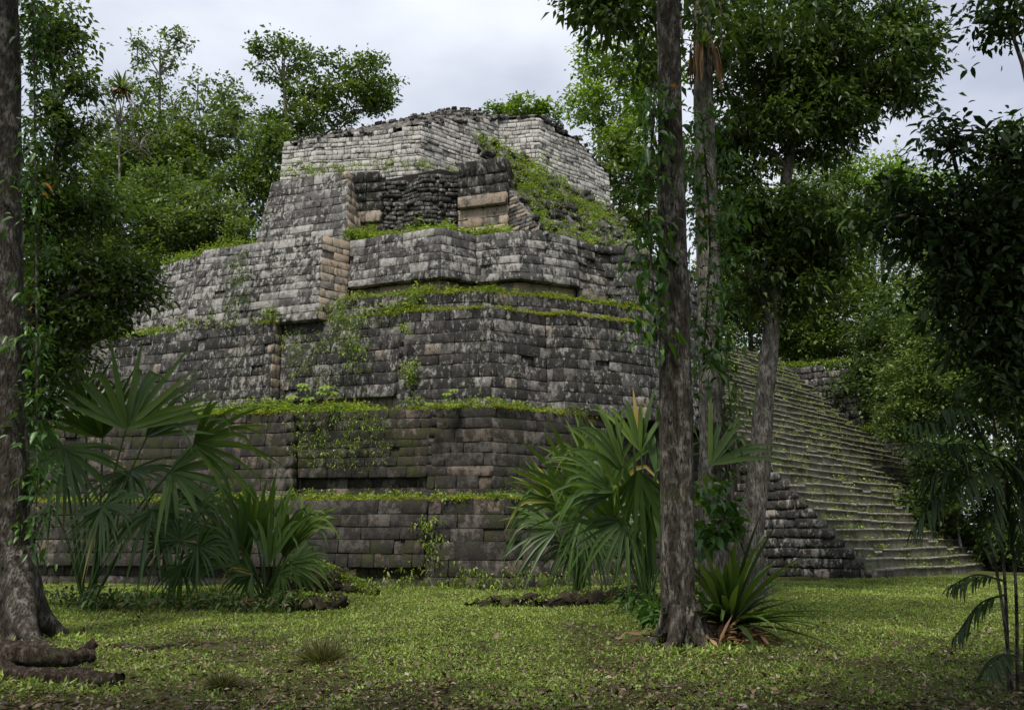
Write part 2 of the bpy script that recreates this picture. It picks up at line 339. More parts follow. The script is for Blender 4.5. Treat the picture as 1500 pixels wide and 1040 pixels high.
STONE_F = np.array([[8, 9, 10, 11], [4, 5, 9, 8], [5, 6, 10, 9], [6, 7, 11, 10], [7, 4, 8, 11], [0, 1, 5, 4], [1, 2, 6, 5], [2, 3, 7, 6], [3, 0, 4, 7]])
def wall(tops, z1, z0, batter=0.1, rows=6, wr=(0.5, 1.0), pal='dark', mat='stone', off=0.0, proud=(0.0, 0.022), gap=0.007, ztop=None, sag=0.012, keep=True, miss=0.025, cham=0.013, segs=None, palmap=None):
    T = np.asarray(tops, float); nm = outward(T); T = T + nm * off; B = T + nm * batter * (z1 - z0)
    zt = np.full(len(T), z1) if ztop is None else np.asarray(ztop, float)
    zs = np.linspace(z0, z1, rows + 1); zs[1:-1] += rng.normal(size=rows - 1) * 0.10 * (z1 - z0) / rows
    for s in range(len(T) - 1):
        if segs is not None and s not in segs: continue
        Ls = np.linalg.norm(T[s + 1] - T[s]); n2 = unit(np.array([(T[s + 1] - T[s])[1], -(T[s + 1] - T[s])[0]]))
        nrm = unit(np.array([n2[0], n2[1], batter]))
        def pt(u, z):
            k = (z - z0) / (z1 - z0); a = B[s] + (T[s] - B[s]) * k; b = B[s + 1] + (T[s + 1] - B[s + 1]) * k
            p = a + (b - a) * u; wob = sag * (math.sin(p[0] * 1.1 + 0.4 * z + p[1]) + 0.6 * math.sin(p[0] * 2.7 + 1.0 - p[1] * 1.9))
            edge = min(1.0, k * 6) 
            return np.array([p[0], p[1], z + wob * edge])
        for r in range(rows):
            x = 0.0; first = True
            while x < Ls - 1e-6:
                w = random.uniform(*wr) * random.choice((0.5, 0.75, 1.0, 1.0, 1.0, 1.3))
                if first and r % 2: w *= 0.55
                first = False
                if Ls - x - w < wr[0] * 0.55: w = Ls - x
                u0, u1 = x / Ls, min(1.0, (x + w) / Ls); g = gap / Ls; um = (u0 + u1) / 2
                top_here = zt[s] + (zt[s + 1] - zt[s]) * um + (random.uniform(-0.12, 0.06) if ztop is not None else 0)
                x += w
                if zs[r + 1] > top_here + 0.02: continue
                jz = rng.normal(size=2) * 0.005
                q = [pt(u0 + g, zs[r] + gap + jz[0]), pt(u1 - g, zs[r] + gap + jz[0]), pt(u1 - g, zs[r + 1] - gap + jz[1]), pt(u0 + g, zs[r + 1] - gap + jz[1])]
                pl = palmap(q[0]) if palmap else pal
                pr = random.uniform(*proud) - (0.07 if random.random() < miss else 0)
                stone(q, nrm, pick(pl), mat, pr, cham=cham, keep=keep)
def core(tops, z1, z0, batter, back, name='terrace_core', inset=0.1, topmat='ledge', cap=True):
    T = np.asarray(tops, float); nm = outward(T); A = T - nm * inset; B = T - nm * inset
    bk = np.asarray(back, float); n = len(T); k = len(bk)
    V = [(*p, z0) for p in np.vstack([B, bk])] + [(*p, z1) for p in np.vstack([A, bk])]; m = n + k
    me = bpy.data.meshes.new(name)
    Fs = [[i, (i + 1) % m, m + (i + 1) % m, m + i] for i in range(m)] + [list(range(m, 2 * m))]
    me.from_pydata([tuple(map(float, v)) for v in V], [], Fs); me.materials.append(M['core']); me.materials.append(M[topmat])
    me.polygons[-1].material_index = 1; me.validate()
    return link(name, me, pyr)
PHI = math.radians(44); TD = np.array([math.cos(PHI), math.sin(PHI)]); UD = np.array([-TD[1], TD[0]])     # tread direction, climbing direction
STAIR0 = np.array([13.7, 32.0]); RUN, RISE, NSTEP = 0.362, 0.388, 33
def stair_pt(i, w): return STAIR0 + UD * RUN * i + TD * w
Z1, Z2, Z3, Z3B, Z4, Z5 = 2.8, 6.02, 10.0, 10.86, 13.76, 17.4
BACK = [(30, 70), (-26, 70)]
# --- terrace 1
t1 = [(-24, 31.0), (-2.75, 27.42), (-0.25, 26.95), (4.2, 29.9), (9.9, 35.2)]
core(t1, Z1, -0.2, 0.16, [(12, 44), (14, 60), (-30, 60)])
wall(t1, Z1, 0.62, 0.14, 5, (0.55, 1.15), 'low', 'stone_low', off=0.14, segs=[0])
wall(t1, 0.62, -0.05, 0.10, 2, (0.4, 0.8), 'low', 'stone_low', off=0.18, segs=[0])
wall(t1, Z1, -0.05, 0.14, 6, (0.55, 1.2), 'low', 'stone_low', segs=[1, 2, 3])
# --- terrace 2
t2 = [(-24, 32.4), (-8.9, 29.75), (-7.9, 29.35), (-7.85, 29.65), (-2.75, 28.85), (-2.7, 28.6), (-0.7, 28.2), (3.6, 31.0), (8.6, 36.8)]
core(t2, Z2, Z1 - 0.1, 0.15, [(12, 46), (14, 60), (-30, 60)])
wall(t2, Z2, Z1, 0.10, 8, (0.45, 1.0), 'low', 'stone_low', segs=[0, 1, 2, 5, 6, 7])
wall(t2, Z2, 3.62, 0.09, 7, (0.45, 0.95), 'low', 'stone_low', off=0.08, segs=[3, 4])
wall(t2, 3.62, Z1, 0.05, 2, (0.4, 0.9), 'low', 'stone_low', off=0.05, segs=[3, 4])
# --- terrace 3
t3 = [(-26, 37.6), (-13, 33.0), (-9.55, 31.75), (-9.35, 32.25), (-4.15, 30.55), (-4.05, 30.22), (-0.8, 29.6), (1.3, 30.75), (1.95, 30.5), (5.2, 31.9), (8.5, 35.4), (7.8, 38.2)]
core(t3, Z3, Z2 - 0.1, 0.12, [(9, 46), (12, 60), (-30, 60)])
wall(t3, Z3, Z2, 0.095, 9, (0.45, 0.95), 'dark', 'stone', segs=[0, 1, 5, 6, 7, 8, 9, 10])
wall(t3, Z3, Z2, 0.095, 9, (0.25, 0.5), 'tan', 'stone_tan', segs=[2])
wall(t3, Z3, 6.75, 0.085, 7, (0.4, 0.9), 'dark', 'stone', off=0.08, segs=[3, 4])
wall(t3, 6.75, Z2, 0.04, 2, (0.4, 0.8), 'tan', 'stone_tan', off=0.02, segs=[3, 4])
# --- low step
t3b = [(-9.4, 32.6), (-6.0, 31.15), (-1.3, 30.35), (0.2, 30.95), (0.8, 30.9), (2.75, 31.6), (5.5, 33.1), (8.2, 36.0), (7.4, 38.6)]
core(t3b, Z3B, Z3 - 0.1, 0.08, [(8, 46), (12, 60), (-20, 60), (-20, 45)])
wall(t3b, Z3B, Z3, 0.06, 2, (0.4, 0.9), 'dark', 'stone')
# --- terrace 4
t4 = [(-26, 41.5), (-16.2, 35.9), (-13.6, 34.25), (-13.4, 33.75), (-7.8, 31.9), (-6.85, 32.75), (-2.85, 31.3), (-1.5, 32.05), (0.3, 31.5), (2.65, 32.55), (5.35, 33.6), (8.6, 37.4), (7.6, 40.2)]
core(t4, Z4, Z3 - 0.1, 0.12, [(9, 46), (12, 60), (-30, 60)])
wall(t4, Z4, Z3, 0.15, 11, (0.4, 0.85), 'pale', 'stone_up', segs=[0, 1, 2, 3])
wall(t4, Z4, Z3, 0.15, 11, (0.35, 0.6), 'tan', 'stone_tan', segs=[4])
wall(t4, Z4, 11.62, 0.10, 6, (0.4, 0.85), 'pale', 'stone_up', off=0.16, segs=[5, 6, 7, 8], sag=0.03)
wall(t4, 11.62, Z3B, 0.03, 2, (0.5, 1.0), 'tan', 'stone_tan', off=-0.02, segs=[5, 6, 7, 8])
wall(t4, Z4, Z3, 0.13, 10, (0.4, 1.0), 'dark', 'stone', segs=[9, 10, 11], sag=0.1, proud=(-0.03, 0.12), miss=0.08)
# --- terrace 5: the big block on the left and the ruined niche
t5 = [(-11.7, 38.0), (-10.95, 34.75), (-7.3, 33.6), (-6.85, 35.2)]
core(t5, Z5, Z4 - 0.1, 0.16, [(-6.5, 40), (-11.5, 40)])
wall(t5, Z5, Z4, 0.15, 9, (0.5, 1.0), 'pale', 'stone_up', segs=[1])
wall(t5, Z5, Z4, 0.15, 9, (0.35, 0.7), 'tan', 'stone_tan', segs=[0, 2])
niche = [(-7.4, 34.9), (-5.7, 34.6), (-3.2, 33.5), (-2.4, 33.9), (-0.1, 33.2)]
core(niche, 17.5, Z4 - 0.1, 0.1, [(1.0, 40), (-8, 40)], topmat='rubble')
wall(niche, 17.35, Z4, 0.10, 16, (0.28, 0.6), 'rub', 'stone', segs=[0, 1, 2], proud=(-0.05, 0.22), sag=0.10, cham=0.09, gap=0.02, miss=0.1)
wall(niche, 15.55, Z4, 0.05, 4, (0.5, 1.0), 'tan', 'stone_tan', segs=[3], off=0.22)
wall(niche, 16.05, 15.55, 0.0, 1, (0.7, 1.3), 'tan', 'stone_tan', segs=[3], off=0.5)
wall(niche, 15.75, 15.25, 0.0, 1, (0.6, 1.0), 'tan', 'stone_tan', segs=[0], off=0.55)
wall(niche, 15.25, Z4, 0.05, 3, (0.5, 0.9), 'tan', 'stone_tan', segs=[0], off=0.3)
# leaning vault courses over the niche: foot set back, head forward
wall(niche, 17.55, 16.05, -0.30, 3, (0.5, 0.9), 'rub', 'stone', segs=[3], off=0.70, proud=(0.0, 0.06), cham=0.03, keep=False)
wall(niche, 17.5, 15.75, -0.30, 4, (0.45, 0.8), 'rub', 'stone', segs=[0], off=0.85, proud=(0.0, 0.06), cham=0.03, keep=False)
# --- upper stair, collapsed into a weedy slope, with its brick-like side wall
us0 = np.array([1.25, 31.7]); us_run, us_rise, us_n = 0.30, 0.40, 16
side = [us0 + UD * s for s in (4.6, 0.0)]
def slope_pt(s, w): return np.array([*(us0 + UD * s + TD * w), Z4 + s * us_rise / us_run])
core([us0 + UD * 4.8 + TD * 0.2, us0 + TD * 0.2 + UD * 0.25, us0 + TD * 8 + UD * 0.2], 13.8, 13.5, 0, [us0 + TD * 8 + UD * 4.8])
mbs = MB(); S_, W_ = np.meshgrid(np.linspace(0, 4.9, 40), np.linspace(0.12, 9.0, 70)); P_ = np.stack([us0[0] + UD[0] * S_ + TD[0] * W_, us0[1] + UD[1] * S_ + TD[1] * W_, Z4 - 0.12 + S_ * us_rise / us_run], -1)
P_[..., 2] += 0.13 * vnoise(P_, 2.2, 5)
ii = np.arange(P_.shape[0] * P_.shape[1]).reshape(P_.shape[:2])
mbs.add(P_.reshape(-1, 3), np.stack([ii[:-1, :-1], ii[1:, :-1], ii[1:, 1:], ii[:-1, 1:]], -1).reshape(-1, 4)); mbs.build('collapsed_stair', M['rubble'], pyr, True)
for i in range(us_n):
    w = 0.1
    while w < 8.9:
        l = random.uniform(0.25, 0.6)
        if random.random() < 0.62:
            a = slope_pt(i * us_run, w); dz = random.uniform(-0.16, 0.12); t3v = np.array([*TD, 0]); ht = random.uniform(0.16, 0.3)
            q = [a + [0, 0, dz], a + t3v * (l - 0.04) + [0, 0, dz + random.uniform(-.05, .05)], a + t3v * (l - 0.05) + [0, 0, dz + ht], a + [0, 0, dz + ht]]
            stone(q, (TD[1], -TD[0], 0.35), pick('rub'), 'stone', random.uniform(0.0, 0.14), cham=0.07, depth=0.4, jit=0.03, keep=False)
        w += l
zr = 20
for r in range(zr):                                   # triangular side wall of small slabs
    z0_ = Z4 + r * 3.55 / zr; z1_ = Z4 + (r + 1) * 3.55 / zr; smin = (z1_ - Z4) * us_run / us_rise; x = smin
    n3 = np.array([-TD[0], -TD[1], 0.05])
    while x < 3.1:
        l = random.uniform(0.22, 0.5); x2 = min(3.1, x + l)
        if x2 - x > 0.07:
            a = us0 + UD * x2; b = us0 + UD * (x + 0.012)
            stone([(*a, z0_ + .008), (*b, z0_ + .008), (*b, z1_ - .008), (*a, z1_ - .008)], n3, pick('pale' if random.random() < .7 else 'tan'), 'stone_tan', random.uniform(0, 0.05), cham=0.02, keep=False, jit=0.006)
        x = x2
mbw = MB(); h3 = 3.5
mbw.add([(*(us0 + UD * .05 + TD * .08), Z4 - .1), (*(us0 + UD * 3.1 + TD * .08), Z4 - .1), (*(us0 + UD * 3.1 + TD * .08), Z4 + 3.35), (*(us0 + UD * .05 + TD * .3), Z4 - .1), (*(us0 + UD * 3.1 + TD * .3), Z4 - .1), (*(us0 + UD * 3.1 + TD * .3), Z4 + 3.35)], [[0, 2, 1], [3, 4, 5]])
mbw.build('stair_side_core', M['core'], pyr)
# --- temple: pale small masonry
tm = [(-11.6, 40.5), (-10.95, 36.4), (-7.6, 35.8), (-4.3, 35.2), (-2.4, 36.65), (-0.7, 37.9), (1.35, 37.55), (3.3, 39.1), (5.1, 40.7), (3.0, 44.5)]
zt = [20.0, 20.15, 20.35, 20.55, 21.6, 22.35, 22.25, 21.85, 20.75, 20.0]
wall(tm, 22.6, 17.3, 0.03, 24, (0.24, 0.55), 'white', 'stone_white', ztop=zt, proud=(0.0, 0.035), gap=0.010, sag=0.04, keep=False, cham=0.016, miss=0.05)
def temple_core():
    T = np.array(tm); nm = outward(T); A = T - nm * 0.12; ctr = np.array([(-8.5, 41.2), (-8.6, 38.3), (-6.8, 38.2), (-3.4, 37.6), (-2.4, 38.6), (-0.9, 39.6), (1.0, 39.4), (2.3, 40.6), (3.2, 42.0), (1.5, 44.0)])
    zr_ = np.array([21.2, 21.4, 21.9, 22.6, 23.2, 23.2, 22.7, 22.3, 21.3, 21.0]); k = len(T); mb = MB(); sub = 6
    def dens(P): 
        out = []
        for a, b in zip(P[:-1], P[1:]): out += [a + (b - a) * t for t in np.linspace(0, 1, sub, endpoint=False)]
        return np.array(out + [P[-1]])
    zt_ = np.array(zt)
    lo = dens(np.column_stack([A, np.full(k, 17.2)])); mid = dens(np.column_stack([A, zt_ - 0.1])); n = len(lo)
    mb.add(np.vstack([lo, mid]), [[i, i + 1, n + i + 1, n + i] for i in range(n - 1)]); mb.build('temple_core', M['core'], pyr)
    rb = MB(); edge = dens(np.column_stack([T + nm * 0.03, zt_ - 0.02])); top = dens(np.column_stack([ctr, zr_])); far = dens(np.column_stack([ctr + [0, 3.0], zr_ - 0.4])); rows = []
    for t in np.linspace(0, 1, 9): 
        r = edge + (top - edge) * t; r[:, 2] = edge[:, 2] + (top[:, 2] - edge[:, 2]) * (t ** 0.75); rows.append(r)
    rows.append(far); rows.append(far + [0, 0.5, -6]); G = np.array(rows); G[..., 2] += 0.07 * vnoise(G, 2.6, 2) + 0.03 * vnoise(G, 6, 4); idx = np.arange(G.shape[0] * G.shape[1]).reshape(G.shape[:2])
    rb.add(G.reshape(-1, 3), np.stack([idx[:-1, :-1], idx[:-1, 1:], idx[1:, 1:], idx[1:, :-1]], -1).reshape(-1, 4)); rb.build('temple_roof', M['rubble'], pyr, False)
    for _ in range(1500):                     # loose rubble capping the roof
        i = random.randrange(8); j = random.randrange(G.shape[1]); p = G[i, j] + rng.normal(size=3) * [0.2, 0.12, 0.03]; s = random.uniform(0.05, 0.12)
        q = [p + [-s, 0, -s * .3], p + [s, 0, -s * .3], p + [s, .05, s * .3], p + [-s, .05, s * .3]]
        stone(q, (rng.normal() * .3, -1, 0.5), pick('pale'), 'stone_up', 0.03, cham=0.05, depth=0.15, jit=0.03, keep=False)
temple_core()
wall([(-8.4, 38.6), (-5.4, 38.0)], 22.35, 21.2, 0.0, 5, (0.24, 0.5), 'white', 'stone_white', ztop=[22.0, 22.4], keep=False, cham=0.025)
core([(-11.5, 41), (-10.9, 36.2), (-4.3, 35.0), (-0.7, 37.6), (1.4, 37.3), (5.3, 40.6)], 17.9, Z4, 0.05, [(5, 46), (-11, 46)], topmat='rubble')
# --- main stairway on the right flank
stair = bpy.data.objects.new('stairway', None); COL.objects.link(stair); stair.parent = pyr; stair.location = (13.7, 5.0, 0)
def w_right(i):
    if i < 14: px = 1470 - i * 9.5
    elif i < 22: px = 1330 - (i - 14) * 11
    else: px = 1235 - (i - 22) * 9
    w = 2.0
    while w < 24 and proj([*stair_pt(i, w), RISE * (i + 1)])[0] < px: w += 0.25
    return w
WR = [w_right(i) for i in range(NSTEP)]
for i in range(NSTEP):
    mb = MB(); w = random.uniform(0.02, 0.16); end = WR[i] + random.uniform(-0.2, 0.2); z0 = RISE * i - 0.12; z1 = RISE * (i + 1)
    while w < end:
        l = random.uniform(0.5, 1.3); sagz = 0.035 * math.sin(w * 0.6 + i * 1.3) + random.uniform(-0.008, 0.008); dpt = random.uniform(-0.014, 0.014) + 0.03 * math.sin(w * .9 + i * 2.1); worn = random.random() < 0.05
        a = stair_pt(i, w) - UD * dpt; b = stair_pt(i, min(end + .1, w + l - 0.02)) - UD * (dpt + random.uniform(-.01, .01)); h1 = z1 + sagz - (0.12 if worn else 0); h2 = z1 + sagz + random.uniform(-.01, .01) - (0.1 if worn else 0)
        up3 = np.array([*UD, 0]); c = 0.03
        A0, B0 = np.array([*a, z0]), np.array([*b, z0]); A1, B1 = np.array([*a, h1]), np.array([*b, h2])
        d = np.array([*(b - a), 0]); d = d / max(1e-6, np.linalg.norm(d))
        col = np.array((0.135, 0.128, 0.095)) * random.uniform(.6, 1.4); nose = np.array((0.36, 0.34, 0.275)) * random.uniform(.65, 1.2); hs = .075 + .012 * math.sin(w * 1.7); rec = up3 * .04; c2 = .045  # worn pale nosing; light caught along its edge is also put into the colour
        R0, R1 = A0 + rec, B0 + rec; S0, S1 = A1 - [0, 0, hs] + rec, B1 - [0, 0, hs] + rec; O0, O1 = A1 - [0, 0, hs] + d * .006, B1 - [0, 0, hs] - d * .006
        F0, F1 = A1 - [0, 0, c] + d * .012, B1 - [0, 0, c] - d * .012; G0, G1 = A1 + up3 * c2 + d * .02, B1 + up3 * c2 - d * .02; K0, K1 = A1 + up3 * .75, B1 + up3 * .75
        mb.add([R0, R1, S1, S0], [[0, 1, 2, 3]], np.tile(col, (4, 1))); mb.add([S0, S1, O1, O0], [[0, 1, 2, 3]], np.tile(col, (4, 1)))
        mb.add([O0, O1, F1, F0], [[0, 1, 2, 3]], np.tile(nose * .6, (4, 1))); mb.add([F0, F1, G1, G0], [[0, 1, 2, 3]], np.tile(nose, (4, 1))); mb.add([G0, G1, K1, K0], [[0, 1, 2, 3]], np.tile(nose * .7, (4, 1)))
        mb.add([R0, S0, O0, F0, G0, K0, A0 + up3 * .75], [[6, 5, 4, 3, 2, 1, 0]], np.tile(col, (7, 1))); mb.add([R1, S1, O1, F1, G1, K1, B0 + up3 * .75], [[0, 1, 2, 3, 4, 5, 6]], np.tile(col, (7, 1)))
        w += l
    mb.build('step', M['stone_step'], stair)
sm = MB()                                                # solid mass under the steps
for i in range(0, NSTEP):
    a, b = stair_pt(i, 0.05) + UD * 0.2, stair_pt(i, WR[i] - 0.1) + UD * 0.2; c, d = a + UD * (RUN + .2), b + UD * (RUN + .2); z = RISE * (i + 1) - 0.1
    sm.add([(*a, -.2), (*b, -.2), (*b, z), (*a, z), (*c, -.2), (*d, -.2), (*d, z), (*c, z)], [[0, 1, 2, 3], [3, 2, 6, 7], [4, 0, 3, 7], [1, 5, 6, 2]])
sm.build('stair_core', M['core'], stair)
sl = [stair_pt(14, 0.0), stair_pt(0, 0.0)]
zc = 12
for r in range(zc):                                       # side wall of the stairway
    z0_ = r * RISE; x = r * RUN + 0.03
    while x < 14 * RUN:
        l = random.uniform(0.4, 0.85); x2 = x + l; a = STAIR0 + UD * x2; b = STAIR0 + UD * x
        stone([(*a, z0_ + .012), (*b, z0_ + .012), (*b, z0_ + RISE - .012), (*a, z0_ + RISE - .012)], (-TD[0], -TD[1], 0.02), pick('dark' if random.random() < .93 else 'tan'), 'stone', random.uniform(0.01, 0.09), cham=0.06, jit=0.02)
        x = x2 + 0.012
def cheek(i0, i1, px0, px1, zl, zr_, rows):
    """terrace end standing on the right of the steps"""
    Q1 = stair_pt(i0, WR[i0] + 0.1); Q2 = stair_pt(i1, WR[i1] - 0.2); poly = [Q2, Q1, Q1 + TD * 7 + UD * 0.8]
    wall(poly, max(zl, zr_), RISE * i0 - 0.3, 0.04, rows, (0.45, 0.9), 'dark', 'stone', ztop=[zl, zr_, zr_ - 0.4], proud=(0.0, 0.1), cham=0.06, sag=0.05, miss=0.06)
    core(poly, min(zl, zr_) - 0.05, RISE * i0 - 3, 0.0, [Q1 + TD * 7.5 + UD * 8, Q2 + UD * 8], inset=0.12)
cheek(13, 22, 1250, 1340, 8.0, 7.8, 7)
cheek(21, 31, 1140, 1250, 12.6, 11.8, 11)
# --- stones into objects: the largest ones each on its own, the rest joined
order = sorted(range(len(STONES)), key=lambda i: -STONES[i][2]); big = set(order[:300])
rest = {}
for i, (V, c, a, m) in enumerate(STONES):
    if i in big:
        MB().add(V, STONE_F, c).build('stone', M[m], pyr)
    else:
        rest.setdefault(m, MB()).add(V, STONE_F, np.tile(c, (12, 1)))
RESTNAME = {'stone_up': 'upper_masonry', 'stone': 'weathered_masonry', 'stone_low': 'lower_masonry', 'stone_white': 'temple_masonry', 'stone_tan': 'tan_masonry'}
for m, mb in rest.items(): tag(mb.build(RESTNAME[m], M[m], pyr), kind='stuff')
print('stones', len(STONES))

# ================================================================== trees
def px_m(px, D): return px * D / F_PX * 1.04
def lobe(px, py, D, rx, ry, deep=1.0):
    return at_y(px, py, D), np.array([px_m(rx, D), px_m((rx + ry) / 2, D) * deep, px_m(ry, D)])
def lobe_points(lobes, dens=70.0, shell=2.0):
    out = []
    for c, r, n in lobes:
        d = unit(rng.normal(size=(n, 3))); rad = rng.random(n) ** (1 / (shell + 0.8)); P = c + d * r * rad[:, None]
        P += 0.22 * r.mean() * np.stack([vnoise(P, 0.9, 1), vnoise(P, 0.9, 5), vnoise(P, 0.9, 9)], -1)
        out.append(P)
    return np.concatenate(out)
def limb(mb, a, b, r0, r1, sagz=0.0, n=6, seg=6, seed=0):
    m = (a + b) / 2 + np.array([rng.normal() * 0.08, rng.normal() * 0.08, 0.12 + sagz]) * np.linalg.norm(b - a)
    tube(mb, spline([a, m, b], seg), np.linspace(r0, r1, seg), n, cap=False)
def tree(name, label, base, D, spec, L=0.28, mat='leaf_far', bark='bark_far', tr=0.16, dens=70.0, nl=40, rc_px=15, limbs=14, cat='tree', group=None, trunk=None, aspect=0.58, detail=False, droop=0.05, flat=0.65, shell=2.0, limb_r=0.3, twig=0):
    """spec: lobes in photo pixels (px, py, rx, ry); the trunk stands on the ground below them"""
    lobes = []
    for s in spec:
        c, r = lobe(s[0], s[1], D + (s[4] if len(s) > 4 else 0), s[2], s[3]); lobes.append((c, r, max(4, int(s[2] * s[3] / dens * (1.75 if D > 30 else 1.0)))))
    P = lobe_points(lobes, shell=shell); P = P[P[:, 2] > 0.15]
    base = np.array([base[0], base[1], float(ground_h(base[0], base[1]))])
    root = thing(name, base, label, cat, group)
    tb = MB(); main = lobes[0][0]
    if trunk is None:
        top = main + [0, 0, -0.2]; mid = (base + top) / 2 + [rng.normal() * 0.3, rng.normal() * 0.2, 0]
        trunk = spline([base - [0, 0, 0.15], mid, top], 10)
    rr = tr * np.linspace(1.15, 0.42, len(trunk)); tube(tb, trunk, rr, 9, lump=0.12, seed=base[0])
    pick_ = rng.permutation(len(P))[:limbs]; tz = trunk[:, 2]
    forks = []
    for c, r, n in lobes[1:]:
        j = int(np.clip(np.searchsorted(tz, c[2] - 0.6 * np.linalg.norm((c - main)[:2]) - 0.5), 2, len(trunk) - 1))
        limb(tb, trunk[j], c, rr[j] * 0.7, tr * 0.22, seg=8); forks.append(c)
    anchors = np.array([main] + forks)
    for i in pick_:
        j = np.argmin(np.linalg.norm(anchors - P[i], axis=1)); a = anchors[j] + (trunk[-2] - anchors[j]) * (0.35 if j == 0 else 0.0)
        limb(tb, a, P[i], tr * limb_r, 0.02, n=5)
    for _ in range(twig):
        i, k = rng.integers(len(P)), rng.integers(len(P)); limb(tb, P[i], P[i] + (P[k] - P[i]) * 0.35 + rng.normal(size=3) * .3, 0.02, 0.008, n=4)
    tb.build('trunk', M[bark], root, True)
    lb = MB(); clump_leaves(lb, P, px_m(rc_px, D) * rng.uniform(0.6, 1.3, len(P)), nl, L, aspect, flat=flat, droop=droop, detail=detail); lb.build('crown', M[mat], root)
    return root, P
G_BACK = 'forest trees behind the pyramid'
def bg(name, label, px, D, spec, **kw):
    b = at_y(px, 700, D); return tree(name, label, (b[0], b[1]), D, spec, **kw)
bg('tall_tree', 'tall slender tree with open airy crown rising above the bushes left of pyramid', 240, 54, [(235, 85, 42, 45), (212, 150, 30, 40), (255, 170, 40, 40), (200, 60, 10, 22), (262, 60, 20, 22)], dens=125, nl=34, rc_px=11, L=0.26, tr=0.2, limbs=50, mat='leaf_olive', limb_r=0.35)
bg('forest_tree', 'rounded green tree beside the tall open crowned tree left of temple', 300, 52, [(300, 200, 42, 60), (330, 135, 22, 25), (275, 230, 50, 40), (345, 200, 35, 45), (290, 125, 16, 18)], dens=100, nl=38, tr=0.2, limbs=24, mat='leaf_olive')
bg('forest_tree', 'dense leafy tree with cloud shaped top standing behind left end of white temple', 480, 56, [(415, 90, 48, 40), (510, 130, 62, 48), (455, 165, 60, 50), (548, 120, 32, 42), (400, 195, 40, 45), (560, 150, 18, 20)], dens=66, nl=48, rc_px=13, tr=0.25, limbs=30, mat='leaf_far')
bg('forest_tree', 'dark green bushy tree touching the left corner of white temple wall', 390, 49, [(385, 240, 45, 45), (360, 285, 50, 45), (400, 205, 30, 25)], dens=55, mat='leaf_far', tr=0.15)
bg('forest_tree', 'dark tree with mottled foliage between airy tree and pyramid shoulder', 220, 50, [(225, 215, 60, 50), (190, 255, 60, 50), (260, 255, 60, 45)], dens=60, mat='leaf_far')
for lab, sp, mt, D in [('pale olive shrub sprawling above the left terrace wall', [(300, 320, 60, 45), (340, 345, 55, 35), (270, 350, 50, 30)], 'leaf_olive', 41),
                   ('yellow green shrub on slope left of the upper stone block', [(230, 290, 65, 50), (250, 340, 60, 40)], 'leaf_creeper', 43),
                   ('mid green shrub between vine covered trunk and terrace wall', [(170, 330, 70, 60), (200, 380, 50, 40)], 'leaf_far', 40),
                   ('dark leafy thicket behind the far left end of terraces', [(90, 370, 80, 70), (120, 470, 70, 60)], 'leaf_far', 36)]:
    bg('forest_shrub', lab, sp[0][0], D, sp, dens=42, nl=38, rc_px=15, L=0.22, mat=mt, tr=0.08, cat='shrub', limbs=14, twig=20)
bg('forest_tree', 'broad mid green tree filling the gap behind half bare tree', 150, 58, [(160, 230, 55, 45), (290, 260, 60, 45), (340, 165, 40, 35), (130, 280, 50, 40), (255, 200, 35, 30)], dens=62, mat='leaf_creeper', tr=0.2)
bg('bare_tree', 'thin half bare tree with pale twisted branches carrying spiky air plant', 190, 44, [(175, 160, 45, 35), (150, 190, 30, 30), (205, 215, 40, 30)], dens=150, nl=12, rc_px=12, L=0.2, tr=0.12, limbs=60, mat='leaf_olive', limb_r=0.4, twig=60)
bg('forest_tree', 'bright green tree top peeking over the temple roof', 765, 62, [(765, 162, 40, 16), (725, 160, 14, 8), (800, 165, 25, 14)], dens=22, nl=36, mat='leaf_bright', rc_px=9, tr=0.2)
bg('forest_tree', 'light green tree rising behind right end of white temple', 880, 52, [(875, 90, 38, 30), (865, 150, 40, 40), (905, 200, 50, 50), (940, 110, 55, 70)], dens=60, mat='leaf_bright', tr=0.2, limbs=30)
bg('forest_tree', 'leafy green bush tree beside the right end of white temple wall', 930, 48, [(925, 260, 45, 60), (940, 320, 40, 50), (905, 225, 25, 25)], dens=45, mat='leaf_far', tr=0.15)
bg('forest_tree', 'yellow green sunlit tree top above the dark wood right of stairs', 1310, 60, [(1290, 270, 70, 50), (1240, 330, 70, 70), (1350, 300, 60, 60)], dens=55, mat='leaf_bright', tr=0.25)
bg('forest_tree', 'deep green shaded tree directly behind the top of stone stairway', 1220, 56, [(1215, 420, 80, 70), (1260, 490, 80, 80), (1180, 480, 60, 60), (1120, 430, 70, 60)], dens=60, mat='leaf_far', tr=0.25, limbs=30)
bg('forest_tree', 'shadowy tree with grey twigs beside upper end wall of stairway', 1290, 50, [(1270, 570, 55, 60), (1300, 500, 55, 60)], dens=60, mat='leaf_dark', tr=0.15, twig=60)
bg('creeper_tree', 'light green small leaved creeper covered tree right of the stairway', 1385, 43, [(1385, 470, 60, 80), (1350, 560, 62, 62), (1410, 580, 80, 70), (1330, 620, 40, 35), (1400, 400, 50, 60)], dens=36, nl=48, L=0.19, rc_px=15, mat='leaf_creeper', tr=0.2)
bg('forest_tree', 'tall dark tree standing behind the creeper covered tree', 1460, 48, [(1450, 380, 70, 90), (1480, 500, 60, 90), (1500, 250, 60, 80)], dens=60, mat='leaf_far', tr=0.25)
